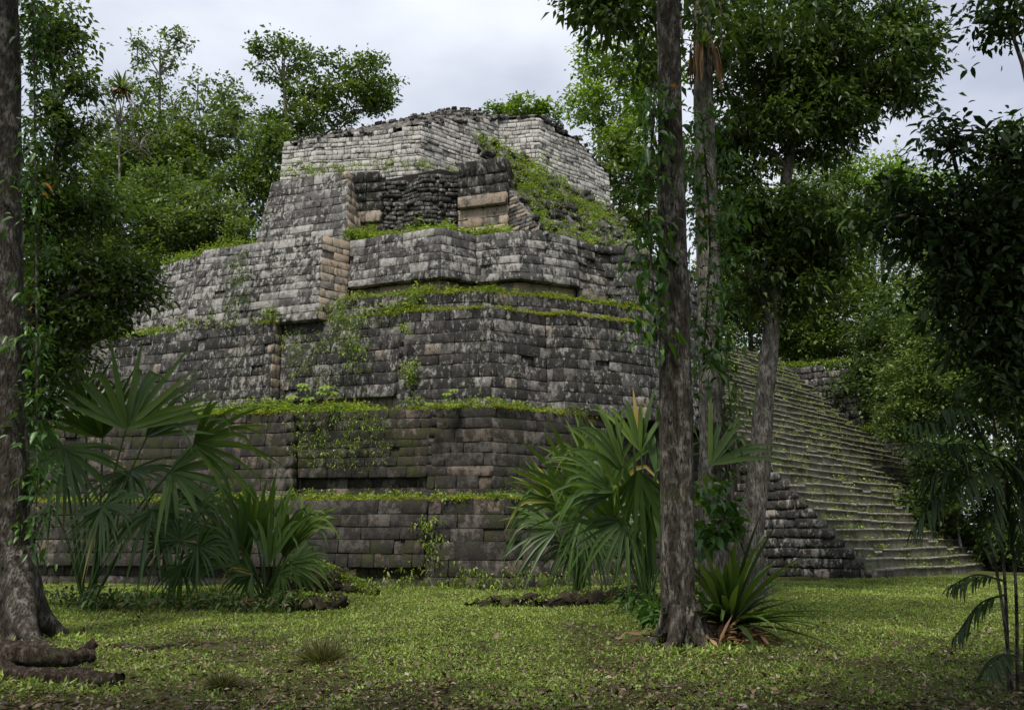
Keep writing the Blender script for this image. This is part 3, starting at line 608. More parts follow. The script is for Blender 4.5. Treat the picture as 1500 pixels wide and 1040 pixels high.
for lab, sp, D in [('low dark shrub at the foot of creeper covered tree', [(1400, 690, 60, 50), (1370, 740, 40, 40)], 41), ('broad dark shrub to the right of stairway foot', [(1470, 720, 50, 80), (1440, 790, 40, 40)], 42), ('dim undergrowth bush beside the lowest steps', [(1500, 790, 50, 50)], 40)]:
    bg('forest_shrub', lab, sp[0][0], D, sp, dens=42, nl=38, rc_px=15, L=0.24, mat='leaf_dark', tr=0.08, cat='shrub')
bg('forest_tree', 'tall dark green tree rising behind slender grey trunk above the stairway', 1090, 57, [(1090, 330, 80, 80), (1060, 430, 70, 70), (1030, 250, 60, 70), (1150, 500, 60, 50)], dens=60, mat='leaf_far', tr=0.25)
bg('forest_tree', 'mid green tree between sunlit tree top and deep shaded tree', 1200, 60, [(1190, 330, 80, 80), (1330, 420, 80, 80), (1210, 250, 50, 40)], dens=60, mat='leaf_far', tr=0.25)
k_ = 0
for x in np.linspace(-62, 66, 22):                        # the wood that closes the clearing behind the pyramid
    D = 72 + 10 * rng.random(); h = rng.uniform(9, 14) if -20 < x < 14 else rng.uniform(17, 23); px, py = proj(np.array([x, D, h]))
    b = (x, D); s = F_PX / D
    tree('wood_tree', 'leafy tree in the wood line far behind the pyramid', b, D, [(px, py, 3.6 * s, 3.4 * s), (px + 20, py + 4 * s, 4.2 * s, 3.2 * s), (px - 25, py + 7 * s, 4 * s, 3 * s)], dens=60, nl=30, L=0.42, rc_px=14, mat=['leaf_far', 'leaf_dark', 'leaf_olive'][k_ % 3], tr=0.28, limbs=8, group='trees of the far wood line'); k_ += 1
for i, (x, y) in enumerate([(-27, 26), (-30, 34), (-25, 42), (31, 30), (29, 40), (34, 48)]):       # sides of the clearing, just out of frame
    s = F_PX / y; px, py = proj(np.array([x, y, 9.0])); tree('clearing_tree', 'leafy tree standing at the edge of the clearing', (x, y), y, [(px, py, 4 * s, 4 * s), (px, py + 4 * s, 3.6 * s, 3 * s)], dens=220, nl=40, L=0.4, rc_px=24, mat='leaf_dark', tr=0.28, group='trees at the edge of the clearing')

# --- dark glossy tree in the middle right: curved grey trunk
D4 = 22.5
tr4 = np.array([at_y(1108, 878, D4), at_y(1100, 790, D4), at_y(1112, 700, D4), at_y(1118, 600, D4), at_y(1127, 510, D4), at_y(1134, 440, D4), at_y(1142, 340, D4), at_y(1165, 165, D4)])
tr4[0, 2] = -0.1
tree('glossy_leaved_tree', 'tree with slightly bent grey trunk and dense dark glossy crown before the stairway', (tr4[0, 0], tr4[0, 1]), D4,
     [(1165, 180, 90, 70), (1120, 420, 80, 45), (1190, 400, 70, 45), (1150, 320, 105, 70), (1235, 330, 50, 50), (1090, 330, 50, 60), (1240, 90, 120, 80), (1330, 60, 60, 60), (1130, 80, 110, 80), (1230, 190, 60, 40), (1080, 210, 60, 60), (1310, 130, 50, 30), (1200, -20, 180, 60)],
     dens=74, nl=60, L=0.185, rc_px=21, mat='leaf_dark', bark='bark_grey', tr=0.34, trunk=spline(tr4, 16), limbs=30, detail=False, droop=0.3, aspect=0.46)
def crown_above(root_name, label, trunk_pts, radii, lobes3, nl, L, mat, bark, lump=0.12, flute=0.08, limbs=18, cat='tree', extra=None):
    base = trunk_pts[0]; root = thing(root_name, (base[0], base[1], 0), label, cat); tb = MB()
    tube(tb, trunk_pts, radii, 22, lump=lump, flute=flute, seed=base[0]); top = trunk_pts[-1]
    if extra: extra(tb)
    P = []
    for c, r, n in lobes3:
        d = unit(rng.normal(size=(n, 3))) * (rng.random(n) ** 0.4)[:, None]; P.append(np.array(c) + d * np.array(r))
    P = np.concatenate(P)
    for i in rng.permutation(len(P))[:limbs]: limb(tb, top, P[i], radii[-1] * 0.5, 0.03, n=6)
    tb.build('trunk', M[bark], root, True); lb = MB(); clump_leaves(lb, P, rng.uniform(0.35, 0.7, len(P)), nl, L, 0.48, droop=0.25); lb.build('crown', M[mat], root); return root
# --- right foreground tree: two fused stems
DR = 12.3
rb = at_z(1002, 948, 0); DR = rb[1]
rt = spline([rb - [0, 0, .2], at_y(1001, 870, DR), at_y(1000, 700, DR), at_y(996, 500, DR), at_y(989, 250, DR), at_y(984, 60, DR), at_y(980, -160, DR), at_y(975, -420, DR)], 40)
def second_stem(tb):
    s = spline([at_z(985, 945, 0) - [0, .05, .2], at_y(984, 850, DR - .05), at_y(980, 600, DR - .02), at_y(977, 300, DR), at_y(974, 40, DR), at_y(962, -400, DR)], 34); tube(tb, s, np.linspace(0.17, 0.12, 34), 16, lump=0.16, flute=0.08, seed=4)
    for a in np.linspace(0, 6.28, 7): 
        e = rb + [math.cos(a) * .75, math.sin(a) * .5, -.08]; tube(tb, spline([rb + [math.cos(a) * .12, math.sin(a) * .12, .55], rb + [math.cos(a) * .33, math.sin(a) * .28, .14], e], 8), np.linspace(.16, .05, 8), 8, lump=.2)
crown_above('mottled_trunk_tree', 'tall tree with stout mottled fused trunk beside spiky strap leaved plant', rt, np.interp(np.linspace(0, 1, 40), [0, .04, .12, 1], [0.36, 0.24, 0.175, 0.13]),
            [((4.2, 12.0, 13.8), (4.2, 3.6, 2.0), 95), ((1.2, 9.5, 14.2), (3.0, 3.4, 1.8), 50)], 46, 0.24, 'leaf_dark', 'bark', extra=second_stem)
# --- slender trunk behind it
DM = 19.5
mt = np.array([at_y(1046, 885, DM), at_y(1043, 760, DM), at_y(1043, 640, DM), at_y(1040, 500, DM), at_y(1034, 300, DM), at_y(1030, 120, DM), at_y(1028, -60, DM), at_y(1025, -250, DM)]); mt[0, 2] = -.1
crown_above('slender_grey_tree', 'straight grey trunked tree with hanging dry air plant behind mottled trunk', spline(mt, 30), np.linspace(0.36, 0.2, 30), [((4.8, 19.5, 15.8), (3.6, 3.6, 1.8), 70), ((at_y(900, -20, DM)[0], 19.5, at_y(900, -20, DM)[2]), (1.6, 1.6, 1.1), 50)], 46, 0.24, 'leaf_dark', 'bark_grey')
# --- left foreground tree with flaring root
lb0 = at_z(8, 938, 0); DL = lb0[1]
lt = spline([lb0 - [0, 0, .2], at_y(2, 880, DL), at_y(-4, 700, DL), at_y(-6, 400, DL), at_y(-6, 100, DL), at_y(-6, -200, DL), at_y(-6, -420, DL)], 36)
def flare(tb):
    for (px, py, r) in [(108, 932, .17), (60, 952, .15), (-50, 945, .15)]:
        e = at_z(px, py, 0) - [0, 0, .06]; tube(tb, spline([lb0 + [0, 0, 1.25], lb0 * .55 + e * .45 + [0, 0, .38], e], 12), np.linspace(.30, .05, 12), 10, lump=.15)
crown_above('buttressed_tree', 'big pale barked tree with flaring root and leafy climber on its trunk', lt, np.interp(np.linspace(0, 1, 36), [0, .06, .14, 1], [0.62, 0.5, 0.43, 0.33]),
            [((-10.5, 12, 15.0), (4.0, 4.0, 2.2), 150)], 46, 0.24, 'leaf_dark', 'bark', extra=flare)
# --- leafy boughs of trees whose stems stand outside the frame
bg('overhanging_tree', 'dark small leaved tree hanging over the fan palm beside buttressed trunk', -30, 19, [(90, 190, 50, 55), (70, 60, 55, 70), (120, 120, 28, 35), (85, 320, 60, 60), (140, 390, 65, 45), (190, 430, 45, 35), (75, 430, 60, 60), (60, 260, 45, 60), (130, 460, 75, 42), (80, 520, 55, 45), (210, 400, 22, 22), (150, 300, 40, 40), (50, 590, 35, 50)], dens=66, nl=44, L=0.15, rc_px=23, mat='leaf_dark', bark='bark', tr=0.2, limbs=60, droop=0.15, aspect=0.5, shell=1.3, twig=60)
D8 = 8.2
nb = (8.2, 9.0)
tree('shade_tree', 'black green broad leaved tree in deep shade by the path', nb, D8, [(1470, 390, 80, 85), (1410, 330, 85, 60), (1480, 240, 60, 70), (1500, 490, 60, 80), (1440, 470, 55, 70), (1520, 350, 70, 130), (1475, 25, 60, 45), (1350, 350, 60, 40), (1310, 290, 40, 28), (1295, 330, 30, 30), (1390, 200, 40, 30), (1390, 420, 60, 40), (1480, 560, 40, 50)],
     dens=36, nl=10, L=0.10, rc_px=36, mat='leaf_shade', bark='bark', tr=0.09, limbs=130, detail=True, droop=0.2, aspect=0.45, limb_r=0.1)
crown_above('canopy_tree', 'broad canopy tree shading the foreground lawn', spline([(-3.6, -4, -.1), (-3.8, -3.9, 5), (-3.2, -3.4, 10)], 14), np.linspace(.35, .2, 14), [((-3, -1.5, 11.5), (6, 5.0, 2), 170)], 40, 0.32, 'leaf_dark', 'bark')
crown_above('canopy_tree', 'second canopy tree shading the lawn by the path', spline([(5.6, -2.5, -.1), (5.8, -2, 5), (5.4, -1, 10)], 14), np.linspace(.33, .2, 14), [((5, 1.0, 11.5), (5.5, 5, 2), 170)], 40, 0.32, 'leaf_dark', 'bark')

# ================================================================== climbers on trunks
def climber(name, label, pts_px, D, width, n, L, mat='leaf_vine', dens_side=None, drop=0.45, toward=0.25):
    """leafy climber: a stem up the trunk with sprays of leaves"""
    line = spline([at_y(x, y, D - toward) for x, y in pts_px], 40); root = thing(name, (line[0][0], line[0][1], 0), label, 'climber')
    sb = MB(); tube(sb, line, 0.018, 6, lump=.2); lb_ = MB(); C = []
    for _ in range(n):
        p = line[rng.integers(40)]; e = p + np.array([rng.normal() * px_m(width, D), rng.normal() * 0.16, rng.normal() * 0.25 + 0.05])
        if rng.random() < 0.35: limb(sb, p, e, .010, .004, n=4, seg=5)
        C.append(e)
    sb.build('stem', M['bark'], root, True)
    clump_leaves(lb_, np.array(C), 0.22, 9, L, 0.5, flat=0.9, droop=drop, detail=True); lb_.build('foliage', M[mat], root); return root
climber('leafy_climber', 'bright green climber up the right side of buttressed tree', [(50, 800), (54, 680), (54, 500), (52, 300), (50, 100), (46, -40)], DL, 6, 130, 0.11, toward=0.0)
climber('leafy_climber', 'large leaved climber drooping from left side of mottled trunk', [(962, 500), (955, 400), (950, 300), (955, 200), (960, 120)], DR, 13, 62, 0.145)
climber('leafy_climber', 'dense climber between mottled trunk and slender grey trunk', [(1030, 540), (1036, 440), (1040, 350), (1035, 260), (1028, 170)], 14.5, 20, 105, 0.14)
climber('leafy_climber', 'dark ivy like climber on right side of slender grey trunk', [(1068, 700), (1070, 620), (1066, 540), (1062, 480)], DM, 8, 60, 0.13, mat='leaf_dark')
# air plants
def rosette(name, label, cat, base, n, L, w, mat, up=(0.2, 1.4), parent_mat2=None, n_dry=0, gravity=0.9, az=None, leafname='leaf'):
    root = thing(name, base, label, cat)
    def strap(mb, a, el, L_, w_, v, g):
        d = np.array([math.cos(a) * math.cos(el), math.sin(a) * math.cos(el), math.sin(el)]); k = 7; t = np.linspace(0, 1, k)[:, None]
        P = np.asarray(base) + d * L_ * t + np.array([0, 0, -1.0]) * g * L_ * t ** 2.4 * 0.5; T = unit(np.gradient(P, axis=0)); S = unit(np.cross(T, [0, 0, 1.0])); N = np.cross(S, T)
        ww = w_ * np.array([.7, 1, 1, .9, .7, .42, .03])[:, None]; V = np.stack([P + S * ww / 2 + N * ww * .22, P, P - S * ww / 2 + N * ww * .22], 1).reshape(-1, 3)
        f = [[i * 3 + j, i * 3 + j + 1, i * 3 + j + 4, i * 3 + j + 3] for i in range(k - 1) for j in (0, 1)]; mb.add(V, f, v)
    for i in range(n):
        mb = MB(); a = rng.uniform(*(az or (0, 6.283))); strap(mb, a, rng.uniform(*up), L * rng.uniform(.65, 1.1), w * rng.uniform(.8, 1.2), rng.random() * .85, gravity * rng.uniform(.5, 1.3)); mb.build(leafname, M[mat], root, True)
    for i in range(n_dry):
        mb = MB(); strap(mb, rng.uniform(0, 6.283), rng.uniform(-.5, .35), L * rng.uniform(.35, .7), w * 1.1, rng.random(), 1.3); mb.build('dry_leaf', M['dry_leaf'], root, True)
    return root
e0 = at_y(1031, 70, DM - .3)
r_ = rosette('air_plant', 'air plant with hanging dry straps on slender grey trunk', 'air plant', e0, 14, 0.9, 0.07, 'palm', up=(-.2, 1.2), n_dry=0)
db = MB()
for i in range(46):
    a = rng.uniform(0, 6.283); s = e0 + [math.cos(a) * .33, math.sin(a) * .33 - .05, rng.uniform(-.2, .2)]; l = rng.uniform(.5, 1.25)
    leaves(db, [s], [[math.cos(a) * .12, math.sin(a) * .12, -1]], [[math.cos(a), math.sin(a), .2]], l, 0.09, rng.random(), detail=True)
db.build('hanging_dry_leaves', M['dry_leaf'], r_)
rosette('air_plant', 'spiky yellow green air plant high on half bare tree', 'air plant', at_y(178, 132, 43.6), 60, 1.5, 0.12, 'leaf_olive', up=(-.2, 1.45), n_dry=34, gravity=0.5)

# ================================================================== palms and spiky plants
def fan_leaf(root, base, hub, axis, R, spread, nseg, droop, v, tiltn, wseg=0.055, stalk=True):
    axis = unit(axis); nrm = unit(np.asarray(tiltn, float)); side = unit(np.cross(axis, nrm)); nrm = np.cross(side, axis); mb = MB(); k = 7; t = np.linspace(0, 1, k)
    wp = np.array([.45, .95, 1.0, .9, .7, .4, .03])
    for a in np.linspace(-spread / 2, spread / 2, nseg):
        a += rng.normal() * 0.05; d = unit(axis * math.cos(a) + side * math.sin(a) + nrm * (0.16 * math.sin(3 * a + hub[0]) + rng.normal() * .09)); L = R * (0.72 + 0.28 * math.cos(a * 0.7)) * rng.uniform(.88, 1.08)
        bend = droop * .55 * rng.uniform(.4, 1.6); tt = t[:, None]; P = hub + d * L * tt + np.array([0, 0, -1.0]) * bend * L * np.clip(tt - .35, 0, 1) ** 2 * 1.6
        if rng.random() < 0.28: P += (np.array([0, 0, -1.0]) * 1.1 - d * .35) * L * np.clip(tt - .55, 0, 1) ** 1.4
        T = unit(np.gradient(P, axis=0)); S = unit(np.cross(T, nrm)); N = np.cross(S, T); ww = (R * wseg * wp)[:, None]
        V = np.stack([P + S * ww + N * ww * .35, P, P - S * ww + N * ww * .35], 1).reshape(-1, 3)
        mb.add(V, [[i * 3 + j, i * 3 + j + 1, i * 3 + j + 4, i * 3 + j + 3] for i in range(k - 1) for j in (0, 1)], float(np.clip(v + rng.normal() * .09, 0, .94 if rng.random() > .02 else 1) if rng.random() > .015 else 1.0))
    o = mb.build('fan_leaf', M['palm'], root)
    if stalk:
        sb = MB(); m = base * .45 + hub * .55 + np.array([0, 0, 0.10 * np.linalg.norm(hub - base)]); tube(sb, spline([base, m, hub], 10), np.linspace(.035, .016, 10), 6, a=.35); sb.build('leaf_stalk', M['palm'], o, True)
def fan_palm(name, label, base_px, hubs, zb=0.0, seg=24, wseg=0.03, group=None):
    b = at_z(*base_px, 0); D = b[1]; root = thing(name, (b[0], b[1], 0), label, 'palm', group)
    for (hx, hy, dx, dy, Rpx, spr, dro, v, dd) in hubs:
        hub = at_y(hx, hy, D + dd); ax = np.array([dx, rng.normal() * .25 - .1, -dy]); tn = np.array([rng.normal() * .5, -1.0, 0.35 + rng.normal() * .35])
        fan_leaf(root, b + [rng.normal() * .08, rng.normal() * .08, 0.05], hub, ax, px_m(Rpx, D), math.radians(spr), max(8, int(seg * spr / 190)), dro, v, tn, wseg)
    return root
p1 = fan_palm('fan_palm', 'large fan palm with long bare stalks beside the buttressed tree', (127, 888), [
    (185, 628, .15, -1, 145, 150, .03, .66, -.5), (215, 640, .75, -.8, 130, 90, .3, .6, .1), (285, 650, 1, -.15, 120, 120, .7, .66, .2), (92, 655, -.2, 1, 112, 230, .3, .48, -.3), (150, 742, .2, .8, 85, 220, .5, .35, -.6), (70, 600, -.35, -1, 105, 130, .15, .35, .5),
    (222, 745, .7, .6, 105, 190, .7, .4, 0.), (250, 690, 1, .2, 120, 150, .7, .6, .4), (125, 600, -.05, -1, 105, 120, .15, .4, .7), (75, 740, -.6, .7, 85, 180, .7, .35, .2), (190, 690, .3, .9, 90, 200, .5, .35, .6), (150, 640, -.2, -1, 120, 110, .1, .5, .3)], wseg=.031)
fan_palm('fan_palm', 'young leafy fan palm clump next to mossy mound', (390, 886), [
    (355, 800, -.55, -1, 105, 60, .6, .6, 0), (375, 790, -.15, -1, 100, 55, .5, .66, .3), (405, 795, .2, -1, 100, 55, .6, .62, -.3), (425, 800, .65, -.8, 95, 70, .8, .7, 0), (395, 825, .0, -1, 100, 80, .7, .5, -.5), (350, 825, -.9, -.5, 85, 90, .9, .5, -.3), (425, 825, 1, -.1, 65, 120, 1.0, .6, -.4), (370, 840, -.4, .2, 65, 180, 1.0, .4, -.6), (410, 840, .4, .3, 55, 180, 1., .4, -.5), (325, 800, -1, -.35, 65, 90, .9, .5, .3), (440, 780, .6, -1, 70, 60, .5, .8, .5), (385, 800, 0, -1, 120, 50, .5, .6, .5), (365, 815, -.35, -1, 120, 50, .6, .55, .4), (415, 815, .4, -1, 115, 50, .7, .7, .2)], wseg=.036)
fan_palm('fan_palm', 'small dark fan palm with thin stem between larger palms', (255, 888), [
    (265, 790, .0, -1, 65, 260, .6, .25, -.2), (240, 800, -.9, .1, 55, 220, .8, .22, 0), (290, 800, .9, .2, 60, 220, .8, .28, -.3), (265, 830, .1, .6, 50, 240, .8, .2, -.3), (285, 750, .4, -1, 70, 150, .5, .45, .3)], wseg=.032)
fan_palm('fan_palm', 'slim fan palm on low mossy mound before the pyramid corner', (848, 872), [
    (850, 735, -.45, -1, 150, 70, .35, .66, -.2), (812, 735, -1, -.5, 85, 90, .6, .62, 0), (815, 775, -1, -.05, 85, 120, .6, .45, -.3), (850, 765, -.2, .9, 70, 200, .5, .32, -.4), (885, 730, .15, -1, 130, 80, .4, .55, .2), (838, 800, -.6, .7, 55, 200, .8, .35, 0), (868, 795, .4, .6, 60, 200, .8, .35, -.5), (870, 700, -.5, -1, 110, 60, .4, .72, .4), (872, 775, .9, -.6, 85, 90, .6, .6, .5), (826, 760, -.8, -.8, 110, 70, .4, .7, .3), (840, 780, -.2, -1, 130, 70, .4, .5, .4)], wseg=.027)
fan_palm('fan_palm', 'tall arching fan palm standing against the mottled trunk', (948, 893), [
    (912, 690, -.5, -1, 135, 70, .6, .62, -.2), (938, 660, -.05, -1, 115, 60, .6, .65, .2), (900, 720, -.9, -.35, 110, 100, .7, .5, -.4), (935, 690, .1, 1, 110, 100, .3, .4, -.6), (960, 690, .4, -1, 110, 70, .7, .55, .3), (955, 735, .2, 1, 105, 110, .3, .35, -.3), (915, 760, -.5, .8, 85, 140, .5, .38, 0), (892, 690, -.8, -.9, 115, 70, .6, .7, .4), (970, 650, .4, -1, 95, 60, .5, .55, .4), (1040, 680, .75, -.8, 120, 70, .5, .6, .2), (930, 760, -.3, -1, 150, 60, .5, .6, .5), (955, 790, .3, -1, 150, 60, .4, .55, .3), (905, 780, -.7, -1, 140, 60, .6, .6, .2)], wseg=.031)
# spiky strap leaved plant at the mottled trunk
rosette('strap_leaved_plant', 'big spiky strap leaved plant at the foot of mottled trunk', 'plant', at_z(1066, 938, 0) + [0, -.1, .2], 74, 2.0, 0.115, 'leaf_vine2', up=(0.1, 1.3), n_dry=30, gravity=0.55, az=(-2.6, 1.1))
# pinnate palm at the right edge
def pinnate(root, pts, L0, nleaf, v, droop=.5):
    line = spline(pts, 24); T = unit(np.gradient(line, axis=0)); mb = MB(); tube(mb, line, np.linspace(.012, .004, 24), 5, a=.3)
    fr = np.linspace(.22, 1, nleaf)
    for sgn in (-1, 1):
        i = np.minimum(23, (fr * 23).astype(int)); S = unit(np.cross(T[i], [0, 0, 1.0])) * sgn; D_ = S * .9 + T[i] * .65 + [0, 0, -.35]; D_ = D_ + rng.normal(size=D_.shape) * .1
        Ls = L0 * np.sin(np.clip(fr * 2.6, .5, 2.75)); leaves(mb, line[i], D_, np.tile([0, 0, 1.0], (nleaf, 1)) + T[i] * .3, Ls, .032 + 0 * Ls, np.clip(v + rng.normal(size=nleaf) * .15, 0, 1), detail=True, droop=droop)
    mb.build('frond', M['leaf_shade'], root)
DP = 8.0
pb = np.array([4.25, DP, 0.0]); pp = thing('feather_palm', pb, 'dark feather leaved palm with thin cane stems in the shade', 'palm')
cb = MB(); canes = []
for (tx, ty, bx) in [(1448, 660, 1478), (1470, 690, 1490), (1425, 700, 1484), (1490, 640, 1500)]:
    b = at_z(bx, 1020, 0) ; c = spline([b - [0, 0, .05], (b + at_y(tx, ty, DP)) / 2 + [.06, 0, .1], at_y(tx, ty, DP)], 12); tube(cb, c, np.linspace(.017, .011, 12), 6); canes.append(c[-1])
cb.build('cane', M['bark'], pp, True)
for (sx, sy, ex, ey, L0) in [(1448, 665, 1325, 620, .34), (1448, 670, 1340, 770, .36), (1448, 660, 1370, 560, .32), (1460, 640, 1440, 540, .3), (1470, 690, 1400, 720, .3), (1470, 690, 1385, 650, .34), (1425, 700, 1350, 700, .32), (1490, 640, 1480, 540, .3), (1490, 660, 1560, 620, .3), (1448, 665, 1520, 720, .3), (1425, 690, 1330, 650, .30), (1470, 850, 1392, 858, .22), (1475, 870, 1400, 930, .24), (1470, 690, 1440, 800, .3), (1490, 650, 1530, 760, .3), (1460, 640, 1370, 600, .32), (1490, 960, 1440, 985, .2), (1448, 660, 1410, 600, .34), (1470, 690, 1500, 800, .3)]:
    a = at_y(sx, sy, DP); e = at_y(ex, ey, DP - rng.uniform(-.3, .4)); m = (a + e) / 2 + [0, 0, .16 * np.linalg.norm(e - a)]; pinnate(pp, [a, m, e], L0, 15, .35)
# bright broad leaved shrub behind the mottled trunk
bg('broadleaf_shrub', 'bright green broad leaved shrub between mottled trunk and bent grey trunk', 1052, 15.5, [(1050, 722, 32, 24), (1064, 760, 28, 25), (1042, 790, 25, 30)], dens=75, nl=9, L=0.2, rc_px=16, mat='leaf_vine', bark='bark', tr=0.025, cat='shrub', detail=True, limbs=14, droop=.3)
bg('broadleaf_shrub', 'low leafy shrub under the drooping fan palm', 965, 14.5, [(962, 905, 18, 28), (1000, 880, 15, 30)], dens=30, nl=12, L=0.15, rc_px=14, mat='leaf_vine', bark='bark', tr=0.02, cat='shrub', detail=True, limbs=6, droop=.3)

# ================================================================== weeds on the terraces (uncountable greenery)
def along(poly, n, lo=0.0, hi=1.0):
    P = np.asarray(poly, float); d = np.linalg.norm(np.diff(P, axis=0), axis=1); s = np.concatenate([[0], np.cumsum(d)]); t = rng.uniform(lo, hi, n) * s[-1]
    return np.stack([np.interp(t, s, P[:, 0]), np.interp(t, s, P[:, 1])], 1), t
def weeds(name, label, poly, z, n, depth=(0.0, 0.5), h=(0.05, 0.25), L=0.10, px=(0, 1500), nl=16, rc=0.16, mat='weed', off=0.0, patchy=1.0):
    P, t = along(poly, n * 45); nm = outward(np.asarray(poly, float)); dmean = unit(np.array([0.15, 1.0]))
    P = P + dmean * rng.uniform(*depth, len(P))[:, None] - dmean * off
    C = np.column_stack([P, z + rng.uniform(*h, len(P)) * np.clip(0.6 + 0.8 * vnoise(np.column_stack([P, P[:, 0]]), 1.3, 2), .1, 1.5)])
    X, Y = proj(C); keep = (X > px[0]) & (X < px[1]) & (vnoise(np.column_stack([P, P[:, 1]]), 1.1, 7) + rng.normal(size=len(P)) * .3 > 0.22 - 0.5 * patchy)
    C = C[keep]; C = C[rng.permutation(len(C))[:int(n * 1.7)]]; mb = MB(); clump_leaves(mb, C, rc, nl, L, 0.55, flat=0.8, droop=0.1, upn=0.8)
    o = mb.build(name, M[mat]); tag(o, label, 'weeds', kind='stuff'); return o
def edge_moss(poly, z, n, px, label):
    weeds('ledge_moss', label, poly, z + 0.02, n, (-0.06, 0.12), (-0.07, 0.06), 0.05, px, 12, 0.09, 'moss_weed', patchy=.55)
weeds('ledge_weeds', 'low green weeds along the lowest terrace ledge', t1, Z1, 420, (0.0, 0.6), (0.02, 0.28), 0.09, (-20, 1060))
edge_moss(t1, Z1, 420, (-20, 1000), 'yellow green moss along the lowest ledge edge')
weeds('ledge_weeds', 'green weeds lining the second terrace ledge', t2, Z2, 420, (0.0, 0.8), (0.02, 0.34), 0.10, (100, 1000))
weeds('ledge_weeds', 'taller weeds on second ledge at left panel', t2, Z2, 190, (0.1, 1.1), (0.1, 0.62), 0.11, (290, 620), rc=.2)
edge_moss(t2, Z2, 420, (200, 1000), 'yellow green moss along the second ledge edge')
weeds('ledge_weeds', 'thick weeds piled on the third terrace ledge', t3, Z3, 420, (0.0, 1.5), (0.1, 0.95), 0.12, (395, 615), rc=.24, nl=18)
weeds('ledge_weeds', 'scattered weeds on the left third ledge', t3, Z3, 200, (0.0, 1.3), (0.05, 0.6), 0.12, (150, 400), rc=.22)
weeds('ledge_weeds', 'sparse weeds on the right third ledge', t3, Z3, 110, (0.0, 0.5), (0.0, 0.14), 0.07, (600, 970), patchy=.3)
edge_moss(t3, Z3, 480, (380, 970), 'yellow green moss along the third ledge edge')
weeds('ledge_weeds', 'weeds along the low step below the upper apron', t3b, Z3B, 240, (0.0, 0.6), (0.0, 0.28), 0.09, (500, 960))
edge_moss(t3b, Z3B, 160, (600, 960), 'moss along the low step edge')
weeds('ledge_weeds', 'bright weeds filling the ruined niche floor', t4, Z4, 520, (0.1, 1.6), (0.1, 0.62), 0.10, (508, 745), rc=.2, nl=18)
weeds('ledge_weeds', 'tall weeds growing up the niche rubble', t4, Z4, 110, (1.3, 2.1), (0.5, 1.5), 0.10, (540, 610), rc=.2)
weeds('ledge_weeds', 'grassy weeds on the left shoulder terrace', t4, Z4, 200, (0.1, 1.5), (0.1, 0.6), 0.10, (225, 385), rc=.24, mat='weed')
weeds('ledge_weeds', 'tufts at the foot of pale temple wall', [(-10.9, 36.1), (-4.3, 34.9), (-0.7, 37.5)], 18.2, 60, (-.6, 0.0), (0.0, 0.5), 0.09, (400, 740))
def slope_weeds():
    n = 2400; s = rng.uniform(0.1, 4.8, n); w = rng.uniform(0.3, 8.8, n); C = np.column_stack([us0[0] + UD[0] * s + TD[0] * w, us0[1] + UD[1] * s + TD[1] * w, Z4 + s * us_rise / us_run + 0.05 + rng.uniform(0, .22, n)])
    C = C[vnoise(C, 1.4, 3) + rng.normal(size=n) * .3 > .0]; mb = MB(); clump_leaves(mb, C, .15, 13, .085, .55, flat=.8, droop=.05); tag(mb.build('slope_weeds', M['weed']), 'weeds smothering the collapsed upper stair', 'weeds', kind='stuff')
    C2 = np.array([at_y(*p, 35.4) for p in [(735, 235), (725, 225), (750, 245), (715, 240), (790, 250), (800, 255), (780, 245), (820, 268), (740, 228)]]); C2 = np.repeat(C2, 9, 0) + rng.normal(size=(81, 3)) * .28; mb = MB(); clump_leaves(mb, C2, .25, 22, .11, .5); tag(mb.build('slope_bush', M['weed']), 'bushy weeds at the top of collapsed stair', 'weeds', kind='stuff')
slope_weeds()
def step_weeds():
    C = []
    for i in range(NSTEP):
        n = int(48 if i < 22 else 80); w = rng.uniform(0, WR[i], n); p = STAIR0 + UD * (RUN * (i + rng.uniform(0.35, 0.95, n)))[:, None] + TD * w[:, None]; C.append(np.column_stack([p, np.full(n, RISE * (i + 1) + 0.02) + rng.uniform(0, .10, n)]))
    C = np.concatenate(C); C = C[vnoise(C, .9, 4) + rng.normal(size=len(C)) * .4 > -.2]; mb = MB(); clump_leaves(mb, C, .13, 11, .085, .55, flat=.8, droop=.1); tag(mb.build('step_weeds', M['weed']), 'small weeds sprouting on the stairway treads', 'weeds', kind='stuff')
    C = []
    for i0, i1, z in ((13, 22, 7.9), (21, 31, 12.2)):
        a, b = stair_pt(i1, WR[i1] - .2), stair_pt(i0, WR[i0] + .1); t = rng.random((90, 1)); p = a + (b - a) * t + UD * rng.uniform(0, .8, (90, 1)) ; C.append(np.column_stack([p, z + rng.uniform(0, .35, 90)]))
    mb = MB(); clump_leaves(mb, np.concatenate(C), .2, 16, .1, .5); tag(mb.build('cheek_weeds', M['weed']), 'weeds topping the walls right of stairway', 'weeds', kind='stuff')
step_weeds()
def hanging(label, pts, D, n, L=.09, mat='weed', sp=.12, rc=.13, flat=1.0):
    C = np.array([at_y(x, y, D) for x, y in pts]); C = C[rng.integers(len(C), size=n)] + rng.normal(size=(n, 3)) * [sp, .04, sp]; mb = MB(); clump_leaves(mb, C, rc, 10, L, .5, flat=flat, droop=.5, upn=.3); o = mb.build('wall_weeds', M[mat]); tag(o, label, 'weeds', kind='stuff')
hanging('weeds hanging over the third terrace panel', [(500, 460), (510, 480), (505, 500), (520, 515), (515, 530), (495, 475), (530, 470), (490, 510)], 30.3, 110, sp=.3)
hanging('weeds in the corner joint of the third terrace', [(592, 480), (596, 540), (600, 545), (605, 535), (598, 555)], 29.6, 46, sp=.12)
hanging('green weeds in the joint of lowest terrace', [(630, 800), (632, 815), (628, 830), (640, 790), (625, 770)], 27.1, 46, sp=.18)
